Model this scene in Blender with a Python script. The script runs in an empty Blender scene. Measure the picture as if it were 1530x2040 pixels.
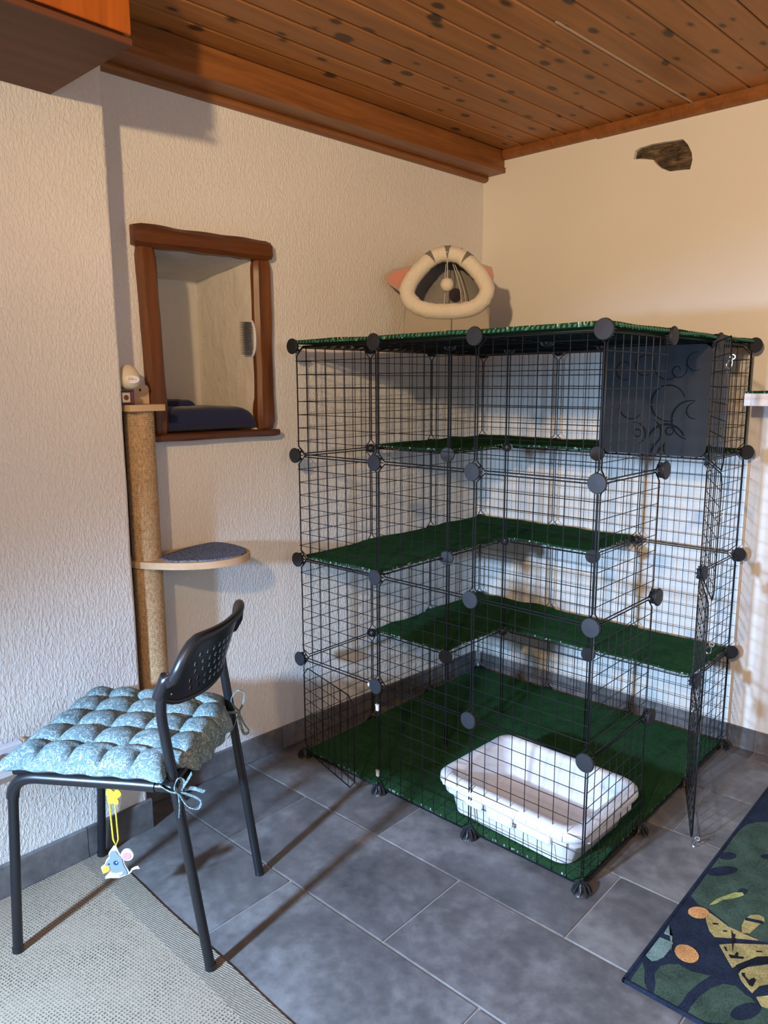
import bpy, bmesh, math, random
from mathutils import Vector, Matrix, noise as mnoise
random.seed(7)
scene = bpy.context.scene
COL = scene.collection

# ------------------------------------------------------------------ camera
yaw, pitch, roll = 2.3121, -0.1703, -0.0041
fwd = Vector((math.cos(yaw)*math.cos(pitch), math.sin(yaw)*math.cos(pitch), math.sin(pitch)))
r0 = Vector((math.sin(yaw), -math.cos(yaw), 0)); u0 = r0.cross(fwd)
cr, sr = math.cos(roll), math.sin(roll)
right = cr*r0 + sr*u0; up = -sr*r0 + cr*u0
cam_d = bpy.data.cameras.new('camera'); cam = bpy.data.objects.new('camera', cam_d); COL.objects.link(cam)
mw = Matrix((right, up, -fwd)).transposed().to_4x4(); mw.translation = Vector((1.9091, -2.7281, 1.3269))
cam.matrix_world = mw
cam_d.sensor_fit = 'VERTICAL'; cam_d.sensor_height = 36.0; cam_d.lens = 36.0*1484.66/2040.0
cam_d.clip_start = 0.02
scene.camera = cam

# ------------------------------------------------------------------ world, lights, exposure
w = bpy.data.worlds.new('world'); scene.world = w; w.use_nodes = True
w.node_tree.nodes['Background'].inputs[0].default_value = (0.55, 0.72, 1.0, 1)
w.node_tree.nodes['Background'].inputs[1].default_value = 1.0
scene.view_settings.view_transform = 'Standard'; scene.view_settings.look = 'None'
scene.view_settings.exposure = 0.0; scene.view_settings.gamma = 1.0
scene.view_settings.use_curve_mapping = False

def light(name, kind, loc, energy, color, **kw):
    d = bpy.data.lights.new(name, kind); d.energy = energy; d.color = color
    for k, v in kw.items(): setattr(d, k, v)
    o = bpy.data.objects.new(name, d); COL.objects.link(o); o.location = loc
    return o
# warm ceiling spot lamp of the room, behind the photographer
lamp = light('warm_lamp', 'SPOT', (1.66, -3.29, 1.955), 255.0, (1.0, 0.69, 0.38), shadow_soft_size=0.04,
             spot_size=math.radians(146), spot_blend=1.0)
lamp.rotation_euler = Vector((0.02, 0.96, 0.14)).to_track_quat('-Z', 'Y').to_euler()
# daylight through the narrow window slit in the wall behind (sky light: it only falls, never rises)
day = light('window_daylight', 'SPOT', (0.72, -3.70, 1.20), 800.0, (0.42, 0.66, 1.0), shadow_soft_size=0.06,
            spot_size=math.radians(84), spot_blend=0.8)
day.rotation_euler = Vector((math.sin(math.radians(13))*math.cos(math.radians(30)), math.cos(math.radians(13))*math.cos(math.radians(30)), -math.sin(math.radians(30)))).to_track_quat('-Z', 'Y').to_euler()

# soft fill light added at the side wall, behind an invented window, to the right of the photographer
side = light('side_fill', 'AREA', (3.36, -2.35, 1.45), 13.0, (0.92, 0.94, 1.0), shape='RECTANGLE', size=1.1, size_y=1.0)
side.rotation_euler = Vector((-1, 0.12, -0.10)).to_track_quat('-Z', 'Y').to_euler()

# ------------------------------------------------------------------ node helpers
def new_mat(name, color=(.8, .8, .8), rough=.6, spec=.4, metal=0.0, coat=0.0):
    m = bpy.data.materials.new(name); m.use_nodes = True
    b = m.node_tree.nodes['Principled BSDF']
    b.inputs['Base Color'].default_value = (*color, 1); b.inputs['Roughness'].default_value = rough
    b.inputs['Specular IOR Level'].default_value = spec; b.inputs['Metallic'].default_value = metal
    b.inputs['Coat Weight'].default_value = coat
    return m
class NT:
    def __init__(s, m): s.m = m; s.t = m.node_tree; s.b = s.t.nodes['Principled BSDF']
    def n(s, kind, **kw):
        x = s.t.nodes.new(kind)
        for k, v in kw.items(): setattr(x, k, v)
        return x
    def set(s, inp, v):
        if isinstance(v, bpy.types.NodeSocket): s.t.links.new(v, inp)
        elif v is not None: inp.default_value = v
    def coord(s, which='Object', scale=(1, 1, 1), rot=(0, 0, 0), rnd=0.0, loc=None):
        v = s.n('ShaderNodeTexCoord').outputs[which]
        mp = s.n('ShaderNodeMapping'); s.set(mp.inputs['Vector'], v)
        mp.inputs['Scale'].default_value = scale; mp.inputs['Rotation'].default_value = rot
        if rnd:
            oi = s.n('ShaderNodeObjectInfo'); mu = s.n('ShaderNodeMath', operation='MULTIPLY')
            s.set(mu.inputs[0], oi.outputs['Random']); mu.inputs[1].default_value = rnd
            cb = s.n('ShaderNodeCombineXYZ'); s.set(cb.inputs[0], mu.outputs[0]); s.set(cb.inputs[1], mu.outputs[0]); s.set(cb.inputs[2], mu.outputs[0])
            s.set(mp.inputs['Location'], cb.outputs[0])
        elif loc: mp.inputs['Location'].default_value = loc
        return mp.outputs[0]
    def noise(s, vec, scale=5, detail=4, rough=.5, dist=0):
        x = s.n('ShaderNodeTexNoise'); s.set(x.inputs['Vector'], vec)
        x.inputs['Scale'].default_value = scale; x.inputs['Detail'].default_value = detail
        x.inputs['Roughness'].default_value = rough; x.inputs['Distortion'].default_value = dist
        return x.outputs['Fac']
    def voro(s, vec, scale=5, feature='F1', rnd=1.0, dims='3D'):
        x = s.n('ShaderNodeTexVoronoi', feature=feature, voronoi_dimensions=dims); s.set(x.inputs['Vector'], vec)
        x.inputs['Scale'].default_value = scale; x.inputs['Randomness'].default_value = rnd
        return x.outputs['Distance']
    def wave(s, vec, scale=5, dist=0, detail=2, axis='X', prof='SIN', dscale=1.0):
        x = s.n('ShaderNodeTexWave', wave_type='BANDS', bands_direction=axis, wave_profile=prof); s.set(x.inputs['Vector'], vec)
        x.inputs['Scale'].default_value = scale; x.inputs['Distortion'].default_value = dist
        x.inputs['Detail'].default_value = detail; x.inputs['Detail Scale'].default_value = dscale
        return x.outputs['Fac']
    def ramp(s, fac, stops, interp='LINEAR'):
        x = s.n('ShaderNodeValToRGB'); s.set(x.inputs[0], fac); e = x.color_ramp.elements; x.color_ramp.interpolation = interp
        while len(e) < len(stops): e.new(0.5)
        for k, (p, c) in zip(e, stops):
            k.position = p; k.color = (*c, 1) if isinstance(c, tuple) else (c, c, c, 1)
        return x.outputs[0]
    def math(s, op, a, b=None, clamp=False):
        x = s.n('ShaderNodeMath', operation=op, use_clamp=clamp); s.set(x.inputs[0], a)
        if b is not None: s.set(x.inputs[1], b)
        return x.outputs[0]
    def mix(s, fac, a, b, blend='MIX'):
        x = s.n('ShaderNodeMix', data_type='RGBA', blend_type=blend); s.set(x.inputs[0], fac)
        for i, v in ((6, a), (7, b)): s.set(x.inputs[i], (*v, 1) if isinstance(v, tuple) else v)
        return x.outputs[2]
    def color(s, v): s.set(s.b.inputs['Base Color'], v)
    def rough(s, v): s.set(s.b.inputs['Roughness'], v)
    def bump(s, h, strength=.5, dist=.005):
        x = s.n('ShaderNodeBump'); x.inputs['Strength'].default_value = strength; x.inputs['Distance'].default_value = dist
        s.set(x.inputs['Height'], h)
        if s.b.inputs['Normal'].links: s.set(x.inputs['Normal'], s.b.inputs['Normal'].links[0].from_socket)
        s.set(s.b.inputs['Normal'], x.outputs[0])

M = {}
def plaster(name, color, sc, strength, dist, crack=False):
    m = new_mat(name, color, .85, .2); t = NT(m); v = t.coord()
    a = t.noise(t.coord('Object', (1, 1, .42)), sc, 2, .5, .5); r = t.ramp(a, [(.42, 0.0), (.66, 1.0)])
    t.bump(r, strength, dist)
    g = t.noise(v, 2.2, 3, .5)
    t.color(t.mix(t.ramp(g, [(.35, 0.0), (.7, 1.0)]), tuple(c*.95 for c in color), color))
    if crack:
        t.bump(t.noise(v, 14, 6, .6), .5, .02)
    M[name] = m
plaster('plaster_rough', (.80, .775, .74), 165, .42, .0035)
plaster('plaster_smooth', (.80, .77, .73), 60, .12, .002)
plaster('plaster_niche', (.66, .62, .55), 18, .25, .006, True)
plaster('plaster_room', (.86, .84, .80), 60, .1, .002)

def wood(name, dark, light_, axis=1, ring=26, knots=0.0, rough=.45, grain=.12, spec=.4, bias=.5):
    m = new_mat(name, light_, rough, spec); t = NT(m)
    sc = [1.0, 1.0, 1.0]; sc[axis] = .07
    v = t.coord('Object', tuple(sc), rnd=37.0)
    a = t.noise(v, ring, 5, .55, 1.2); b = t.noise(v, ring*7, 3, .5)
    f = t.math('ADD', t.math('MULTIPLY', a, .8), t.math('MULTIPLY', b, .2))
    c = t.ramp(f, [(bias-.2, dark), (bias+.16, light_)])
    big = t.noise(t.coord('Object', (3, 3, 3), rnd=11.0), 1.5, 2)
    c = t.mix(t.math('MULTIPLY', big, .35), c, tuple(x*.72 for x in light_), 'MIX')
    if knots:
        ks = [2.2, 2.2, 2.2]; ks[axis] = 1.1
        vv = t.coord('Object', tuple(ks), rnd=53.0)
        k = t.voro(vv, 5.4, dims='2D' if axis == 1 else '3D')
        sz = t.noise(t.coord('Object', (1, 1, 1), rnd=29.0), 9, 1)
        k = t.math('SUBTRACT', k, t.math('MULTIPLY', t.math('SUBTRACT', sz, .5), .45))
        kk = t.ramp(k, [(.055, 1.0), (.090, .55), (.15, 0.0)])
        c = t.mix(t.math('MULTIPLY', kk, knots), c, tuple(x*.16 for x in dark))
    t.color(c); t.bump(f, grain, .002)
    M[name] = m
wood('pine_ceiling', (.25, .088, .018), (.47, .185, .046), 1, 18, .95, .42, .06)
wood('pine_cove', (.15, .050, .014), (.33, .125, .036), 1, 24, 0, .35, .08)
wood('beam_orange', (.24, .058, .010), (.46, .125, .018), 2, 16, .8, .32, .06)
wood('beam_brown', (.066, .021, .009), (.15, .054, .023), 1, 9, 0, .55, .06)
wood('frame_wood_v', (.050, .014, .004), (.20, .066, .015), 2, 22, 0, .38, .30)
wood('frame_wood_h', (.050, .014, .004), (.16, .050, .013), 1, 22, 0, .38, .30)
wood('birch', (.50, .33, .18), (.72, .52, .32), 1, 14, 0, .55, .05)
M['dark_gap'] = new_mat('dark_gap', (.012, .010, .008), .9)
M['pale_filler'] = new_mat('pale_filler', (.62, .47, .33), .8)

m = new_mat('slate_tile', (.09, .09, .095), .42, .45); t = NT(m)
v = t.coord('Object', rnd=19.0)
a = t.noise(v, 3.2, 8, .62, .4); b = t.noise(v, 26, 6, .6)
f = t.math('ADD', t.math('MULTIPLY', a, .72), t.math('MULTIPLY', b, .28))
t.color(t.ramp(f, [(.35, (.064, .062, .065)), (.50, (.125, .120, .122)), (.64, (.225, .217, .218))]))
t.rough(t.ramp(b, [(.3, .36), (.7, .55)])); t.bump(b, .18, .002); M['slate_tile'] = m
m = new_mat('grout', (.30, .29, .28), .9, .1); t = NT(m); t.bump(t.noise(t.coord(), 300, 2), .3, .001); M['grout'] = m

M['wire'] = new_mat('wire_black', (.006, .006, .007), .45, .22)
M['plastic_black'] = new_mat('plastic_black', (.016, .017, .021), .42, .5)
M['cap_face'] = new_mat('connector_cap_black', (.022, .024, .030), .55, .28)
M['sheet'] = new_mat('sheet_black', (.010, .010, .013), .6, .3)
M['swirl'] = new_mat('swirl_black', (.003, .003, .004), .7, .15)
M['chrome'] = new_mat('chrome', (.75, .74, .72), .18, .5, 1.0)
M['white_plastic'] = new_mat('white_plastic', (.66, .65, .68), .35, .4)
M['chair_tube'] = new_mat('chair_tube', (.010, .010, .012), .36, .5)
M['chair_plastic'] = new_mat('chair_plastic', (.012, .012, .014), .34, .5)
M['steel_dot'] = M['chrome']

def turf(name, c0, c1, bump=.6):
    m = new_mat(name, c1, 1.0, .0); t = NT(m); v = t.coord()
    a = t.noise(v, 420, 2, .6); b = t.noise(v, 16, 4, .6)
    f = t.math('ADD', t.math('MULTIPLY', a, .75), t.math('MULTIPLY', b, .25))
    t.color(t.ramp(f, [(.35, c0), (.62, c1)])); t.bump(a, bump, .003)
    M[name] = m
turf('turf', (.009, .030, .012), (.036, .098, .044))
m = new_mat('turf_edge', (.02, .1, .04), .9, .1); t = NT(m); v = t.coord('Object', (1, 1, .3))
t.color(t.ramp(t.noise(v, 150, 1), [(.60, (.010, .040, .016)), (.70, (.34, .42, .34))])); M['turf_edge'] = m
M['turf_nub'] = new_mat('turf_nub', (.030, .14, .095), .5, .4)

m = new_mat('cushion_fabric', (.30, .45, .50), .9, .15); t = NT(m); v = t.coord()
a = t.noise(v, 50, 1.0, .5, 2.6)
band = t.math('ABSOLUTE', t.math('SUBTRACT', a, .5))
t.color(t.mix(t.ramp(band, [(.022, 1.0), (.045, 0.0)]), t.ramp(t.noise(v, 40, 2), [(.4, (.105, .165, .185)), (.6, (.140, .210, .225))]), (.36, .43, .42)))
t.bump(t.noise(v, 600, 1), .25, .001); M['cushion_fabric'] = m

m = new_mat('rug_weave', (.5, .45, .38), .95, .1); t = NT(m)
v = t.coord('Object', rot=(0, 0, math.radians(-11)))
wob = t.noise(t.coord('Object', (3, 9, 1)), 6, 2)
rows = t.wave(v, 36, 1.5, 2, 'X', 'SIN', 2.5)
dash = t.wave(v, 42, 4.0, 2, 'Y', 'SIN', 4.0)
hole = t.math('MULTIPLY', t.ramp(rows, [(.35, 0.0), (.65, 1.0)]), t.ramp(dash, [(.40, 0.0), (.62, 1.0)]))
patch = t.noise(v, 7, 4, .6)
base = t.mix(t.noise(t.coord('Object', (60, 8, 1), rot=(0, 0, math.radians(-11))), 5, 2), (.42, .345, .255), (.30, .24, .175))
t.color(t.mix(t.math('MULTIPLY', hole, t.ramp(patch, [(.3, .95), (.7, .35)])), base, (.050, .040, .031)))
t.bump(t.math('SUBTRACT', t.math('MULTIPLY', dash, .3), hole), .5, .003); M['rug_weave'] = m
m = new_mat('rug_hem', (.55, .49, .41), .95, .1); t = NT(m); v = t.coord('Object', rot=(0, 0, math.radians(-12)))
t.color(t.mix(t.wave(v, 62, 5, 2, 'Y', 'SIN', 4.0), (.33, .28, .22), (.18, .15, .115))); t.bump(t.wave(v, 60, 2, 2, 'Y'), .5, .002); M['rug_hem'] = m
def pile(name, c):
    m = new_mat(name, c, .95, .1); t = NT(m); v = t.coord()
    a = t.noise(v, 260, 3, .7); b = t.noise(v, 18, 3)
    f = t.math('ADD', t.math('MULTIPLY', a, .6), t.math('MULTIPLY', b, .4))
    t.color(t.ramp(f, [(.38, tuple(x*.55 for x in c)), (.62, tuple(x*1.35 for x in c))])); t.bump(a, .5, .002)
    M[name] = m
for n_, c_ in dict(navy=(.018, .026, .048), green=(.052, .086, .064), lime=(.34, .38, .13), yellow=(.40, .33, .13), orange=(.60, .30, .11), mint=(.17, .26, .24), black=(.012, .015, .022)).items():
    pile('pile_'+n_, c_)

m = new_mat('sisal', (.5, .36, .2), .95, .1); t = NT(m); v = t.coord('Object', (1, 1, .35))
t.color(t.ramp(t.noise(v, 240, 3, .6), [(.3, (.36, .23, .115)), (.7, (.74, .56, .35))])); t.bump(t.noise(t.coord('Object', (1, 1, 4)), 160, 2), .5, .002); M['sisal'] = m
m = new_mat('felt_blue', (.06, .08, .13), .95, .1); t = NT(m); v = t.coord()
t.color(t.ramp(t.noise(v, 170, 3, .7), [(.38, (.055, .068, .110)), (.62, (.22, .26, .37))])); t.bump(t.noise(v, 300, 2), .4, .001); M['felt_blue'] = m
def fabric(name, c, sc=200, var=.25, bump=.3):
    m = new_mat(name, c, .95, .1); t = NT(m); v = t.coord()
    f = t.noise(v, sc, 3, .6); g = t.noise(v, 9, 3)
    t.color(t.mix(t.math('MULTIPLY', g, .6), t.ramp(f, [(.3, tuple(x*(1-var) for x in c)), (.7, c)]), tuple(x*(1-var) for x in c))); t.bump(f, bump, .002)
    t.b.inputs['Sheen Weight'].default_value = .2
    M[name] = m
fabric('navy_fleece', (.030, .038, .10), 260, .35)
fabric('house_grey', (.42, .37, .31), 180, .14)
fabric('house_lining', (.34, .32, .30), 120, .2)
fabric('house_stripe', (.22, .20, .18), 150, .2)
fabric('plush_cream', (.80, .74, .62), 90, .12, .9)
fabric('ear_pink', (.62, .27, .22), 200, .1)
M['cord_white'] = new_mat('cord_white', (.72, .68, .60), .8)
m = new_mat('rock', (.06, .05, .04), .9, .15); t = NT(m); v = t.coord('Object', (1, 1, 4))
t.color(t.ramp(t.noise(v, 22, 8, .65), [(.3, (.030, .022, .016)), (.5, (.13, .095, .064)), (.68, (.28, .19, .11))])); t.bump(t.noise(v, 60, 6), .8, .01); M['rock'] = m
M['toy_white'] = new_mat('toy_white', (.80, .80, .86), .4)
M['toy_grey'] = new_mat('toy_grey', (.20, .26, .36), .4)
M['toy_grey_light'] = new_mat('toy_grey_light', (.42, .45, .55), .4)
M['toy_pink'] = new_mat('toy_pink', (.72, .27, .30), .45)
M['toy_orange'] = new_mat('toy_orange', (.80, .38, .05), .45)
M['toy_yellow'] = new_mat('toy_yellow', (.80, .62, .04), .4)
M['toy_eye'] = new_mat('toy_eye', (.02, .06, .14), .25)
M['egg_cream'] = new_mat('egg_cream', (.72, .66, .52), .4)
M['box_dark'] = new_mat('box_dark', (.035, .018, .020), .4)
M['box_purple'] = new_mat('box_purple', (.16, .035, .11), .4)
M['box_print'] = new_mat('box_print', (.62, .50, .36), .5)
M['box_brown'] = new_mat('box_brown', (.13, .05, .02), .5)
M['bristle_grey'] = new_mat('bristle_grey', (.13, .13, .135), .5)
M['shelf_white'] = new_mat('shelf_white', (.78, .74, .74), .45)
M['tan_clip'] = new_mat('tan_clip', (.42, .29, .17), .6)
m = new_mat('window_glass', (.9, .95, 1), .02); m.node_tree.nodes['Principled BSDF'].inputs['Transmission Weight'].default_value = 1.0; M['glass'] = m

# ------------------------------------------------------------------ mesh helpers
class MB:
    def __init__(s): s.v = []; s.f = []; s.mi = []
    def add(s, vs, fs, mi=0):
        o = len(s.v); s.v += [tuple(x) for x in vs]; s.f += [tuple(i+o for i in f) for f in fs]; s.mi += [mi]*len(fs); return s
    def box(s, lo, hi, b=0.0, X=None, mi=0):
        c = [(lo[i]+hi[i])/2 for i in range(3)]; h = [abs(hi[i]-lo[i])/2 for i in range(3)]
        if b <= 0:
            vs = [(c[0]+sx*h[0], c[1]+sy*h[1], c[2]+sz*h[2]) for sx in (-1, 1) for sy in (-1, 1) for sz in (-1, 1)]
            fs = [(0, 1, 3, 2), (4, 6, 7, 5), (0, 4, 5, 1), (2, 3, 7, 6), (0, 2, 6, 4), (1, 5, 7, 3)]
        else:
            b = min(b, min(h)*.98); vs = []; idx = {}
            for sx in (-1, 1):
                for sy in (-1, 1):
                    for sz in (-1, 1):
                        for a in range(3):
                            p = [sx*(h[0]-b), sy*(h[1]-b), sz*(h[2]-b)]; p[a] += (sx, sy, sz)[a]*b
                            idx[(sx, sy, sz, a)] = len(vs); vs.append(tuple(c[i]+p[i] for i in range(3)))
            fs = []
            for a in range(3):
                o1, o2 = [k for k in range(3) if k != a]
                for sg in (-1, 1):
                    q = []
                    for s1, s2 in ((-1, -1), (1, -1), (1, 1), (-1, 1)):
                        k = [0, 0, 0]; k[a] = sg; k[o1] = s1; k[o2] = s2; q.append(idx[(*k, a)])
                    fs.append(tuple(q))
            for a in range(3):
                for c2 in range(a+1, 3):
                    o1 = 3-a-c2
                    for s1 in (-1, 1):
                        for s2 in (-1, 1):
                            k1 = [0, 0, 0]; k1[a] = s1; k1[c2] = s2; k1[o1] = -1; k2 = list(k1); k2[o1] = 1
                            fs.append((idx[(*k1, a)], idx[(*k2, a)], idx[(*k2, c2)], idx[(*k1, c2)]))
            for sx in (-1, 1):
                for sy in (-1, 1):
                    for sz in (-1, 1): fs.append(tuple(idx[(sx, sy, sz, a)] for a in range(3)))
        if X is not None: vs = [tuple(X @ Vector(p)) for p in vs]
        return s.add(vs, fs, mi)
    def sweep(s, path, prof, closed=False, caps=True, up=None, scales=None, mi=0):
        P = [Vector(p) for p in path]; n = len(P); T = []
        for i in range(n):
            a = P[(i-1) % n] if (closed or i) else P[0]; b = P[(i+1) % n] if (closed or i < n-1) else P[-1]
            T.append((b-a).normalized())
        u = Vector(up) if up else (Vector((0, 0, 1)) if abs(T[0].z) < .9 else Vector((1, 0, 0)))
        vs = []; k = len(prof)
        for i in range(n):
            u = (u - T[i]*u.dot(T[i])).normalized(); w_ = T[i].cross(u); sc = scales[i] if scales else 1
            for (a, b) in prof: vs.append(P[i]+w_*a*sc+u*b*sc)
        fs = []
        for i in range(n if closed else n-1):
            j = (i+1) % n
            for q in range(k): fs.append((i*k+q, i*k+(q+1) % k, j*k+(q+1) % k, j*k+q))
        if caps and not closed: fs.append(tuple(range(k-1, -1, -1))); fs.append(tuple((n-1)*k+q for q in range(k)))
        return s.add(vs, fs, mi)
    def tube(s, path, r, seg=8, closed=False, caps=True, scales=None, mi=0, up=None):
        return s.sweep(path, [(r*math.cos(2*math.pi*i/seg), r*math.sin(2*math.pi*i/seg)) for i in range(seg)], closed, caps, up, scales, mi)
    def lathe(s, prof, c=(0, 0, 0), seg=24, X=None, mi=0):
        vs = []; fs = []; n = len(prof)
        for i in range(seg):
            a = 2*math.pi*i/seg
            for (r, z) in prof: vs.append((c[0]+r*math.cos(a), c[1]+r*math.sin(a), c[2]+z))
        for i in range(seg):
            j = (i+1) % seg
            for q in range(n-1): fs.append((i*n+q, j*n+q, j*n+q+1, i*n+q+1))
        if prof[0][0] > 1e-6: fs.append(tuple(i*n for i in range(seg-1, -1, -1)))
        if prof[-1][0] > 1e-6: fs.append(tuple(i*n+n-1 for i in range(seg)))
        if X is not None: vs = [tuple(X @ Vector(p)) for p in vs]
        return s.add(vs, fs, mi)
    def loft(s, rings, closed_start=True, closed_end=True, mi=0):
        k = len(rings[0]); vs = [p for r in rings for p in r]; fs = []
        for i in range(len(rings)-1):
            for q in range(k): fs.append((i*k+q, i*k+(q+1) % k, (i+1)*k+(q+1) % k, (i+1)*k+q))
        if closed_start: fs.append(tuple(range(k-1, -1, -1)))
        if closed_end: fs.append(tuple((len(rings)-1)*k+q for q in range(k)))
        return s.add(vs, fs, mi)
    def prism(s, poly, axis, t0, t1, X=None, mi=0):
        n = len(poly)
        def pt(p, t):
            q = [p[0], p[1]]; q.insert(axis, t); return tuple(q)
        vs = [pt(p, t0) for p in poly]+[pt(p, t1) for p in poly]
        fs = [tuple(range(n)), tuple(range(2*n-1, n-1, -1))]+[(i, (i+1) % n, n+(i+1) % n, n+i) for i in range(n)]
        if X is not None: vs = [tuple(X @ Vector(p)) for p in vs]
        return s.add(vs, fs, mi)
    def mesh(s, name, mats, smooth=35, recalc=True, merge=False):
        me = bpy.data.meshes.new(name); me.from_pydata(s.v, [], s.f)
        mats = mats if isinstance(mats, (list, tuple)) else [mats]
        for x in mats: me.materials.append(M[x] if isinstance(x, str) else x)
        if len(mats) > 1: me.polygons.foreach_set('material_index', s.mi)
        if recalc or merge:
            bm = bmesh.new(); bm.from_mesh(me)
            if merge: bmesh.ops.remove_doubles(bm, verts=bm.verts, dist=1e-5)
            if recalc: bmesh.ops.recalc_face_normals(bm, faces=bm.faces)
            bm.to_mesh(me); bm.free()
        if smooth:
            me.polygons.foreach_set('use_smooth', [True]*len(me.polygons)); me.set_sharp_from_angle(angle=math.radians(smooth))
        me.update(); return me
    def build(s, name, mats, parent=None, smooth=35, recalc=True, loc=None, rot=None, label=None, merge=False):
        return put(name, s.mesh(name, mats, smooth, recalc, merge), parent, loc, rot, label)
def put(name, data, parent=None, loc=None, rot=None, label=None):
    o = bpy.data.objects.new(name, data); COL.objects.link(o)
    if parent is not None:
        o.parent = parent
        if parent.type == 'EMPTY': o.matrix_parent_inverse = parent.matrix_basis.inverted()
    if loc is not None: o.location = loc
    if rot is not None: o.rotation_euler = rot
    if label: o['label'] = label
    return o
def thing(name, label, cat, loc=(0, 0, 0), rz=0, group=None):
    o = bpy.data.objects.new(name, None); COL.objects.link(o); o.location = loc; o.rotation_euler = (0, 0, rz)
    o.empty_display_size = .05
    return tag(o, label, cat, group)
def tag(o, label, cat, group=None):
    o['label'] = label; o['category'] = cat
    if group: o['group'] = group
    return o
def struct(o): o['kind'] = 'structure'; return o
def nz(x, y, z=0): return mnoise.noise(Vector((x, y, z)))
def rrect(hx, hy, r, n=6):
    out = []
    for (sx, sy, a0) in ((1, 1, 0), (-1, 1, 90), (-1, -1, 180), (1, -1, 270)):
        for i in range(n):
            a = math.radians(a0+90*i/(n-1)); out.append((sx*(hx-r)+r*math.cos(a), sy*(hy-r)+r*math.sin(a)))
    return out

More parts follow.
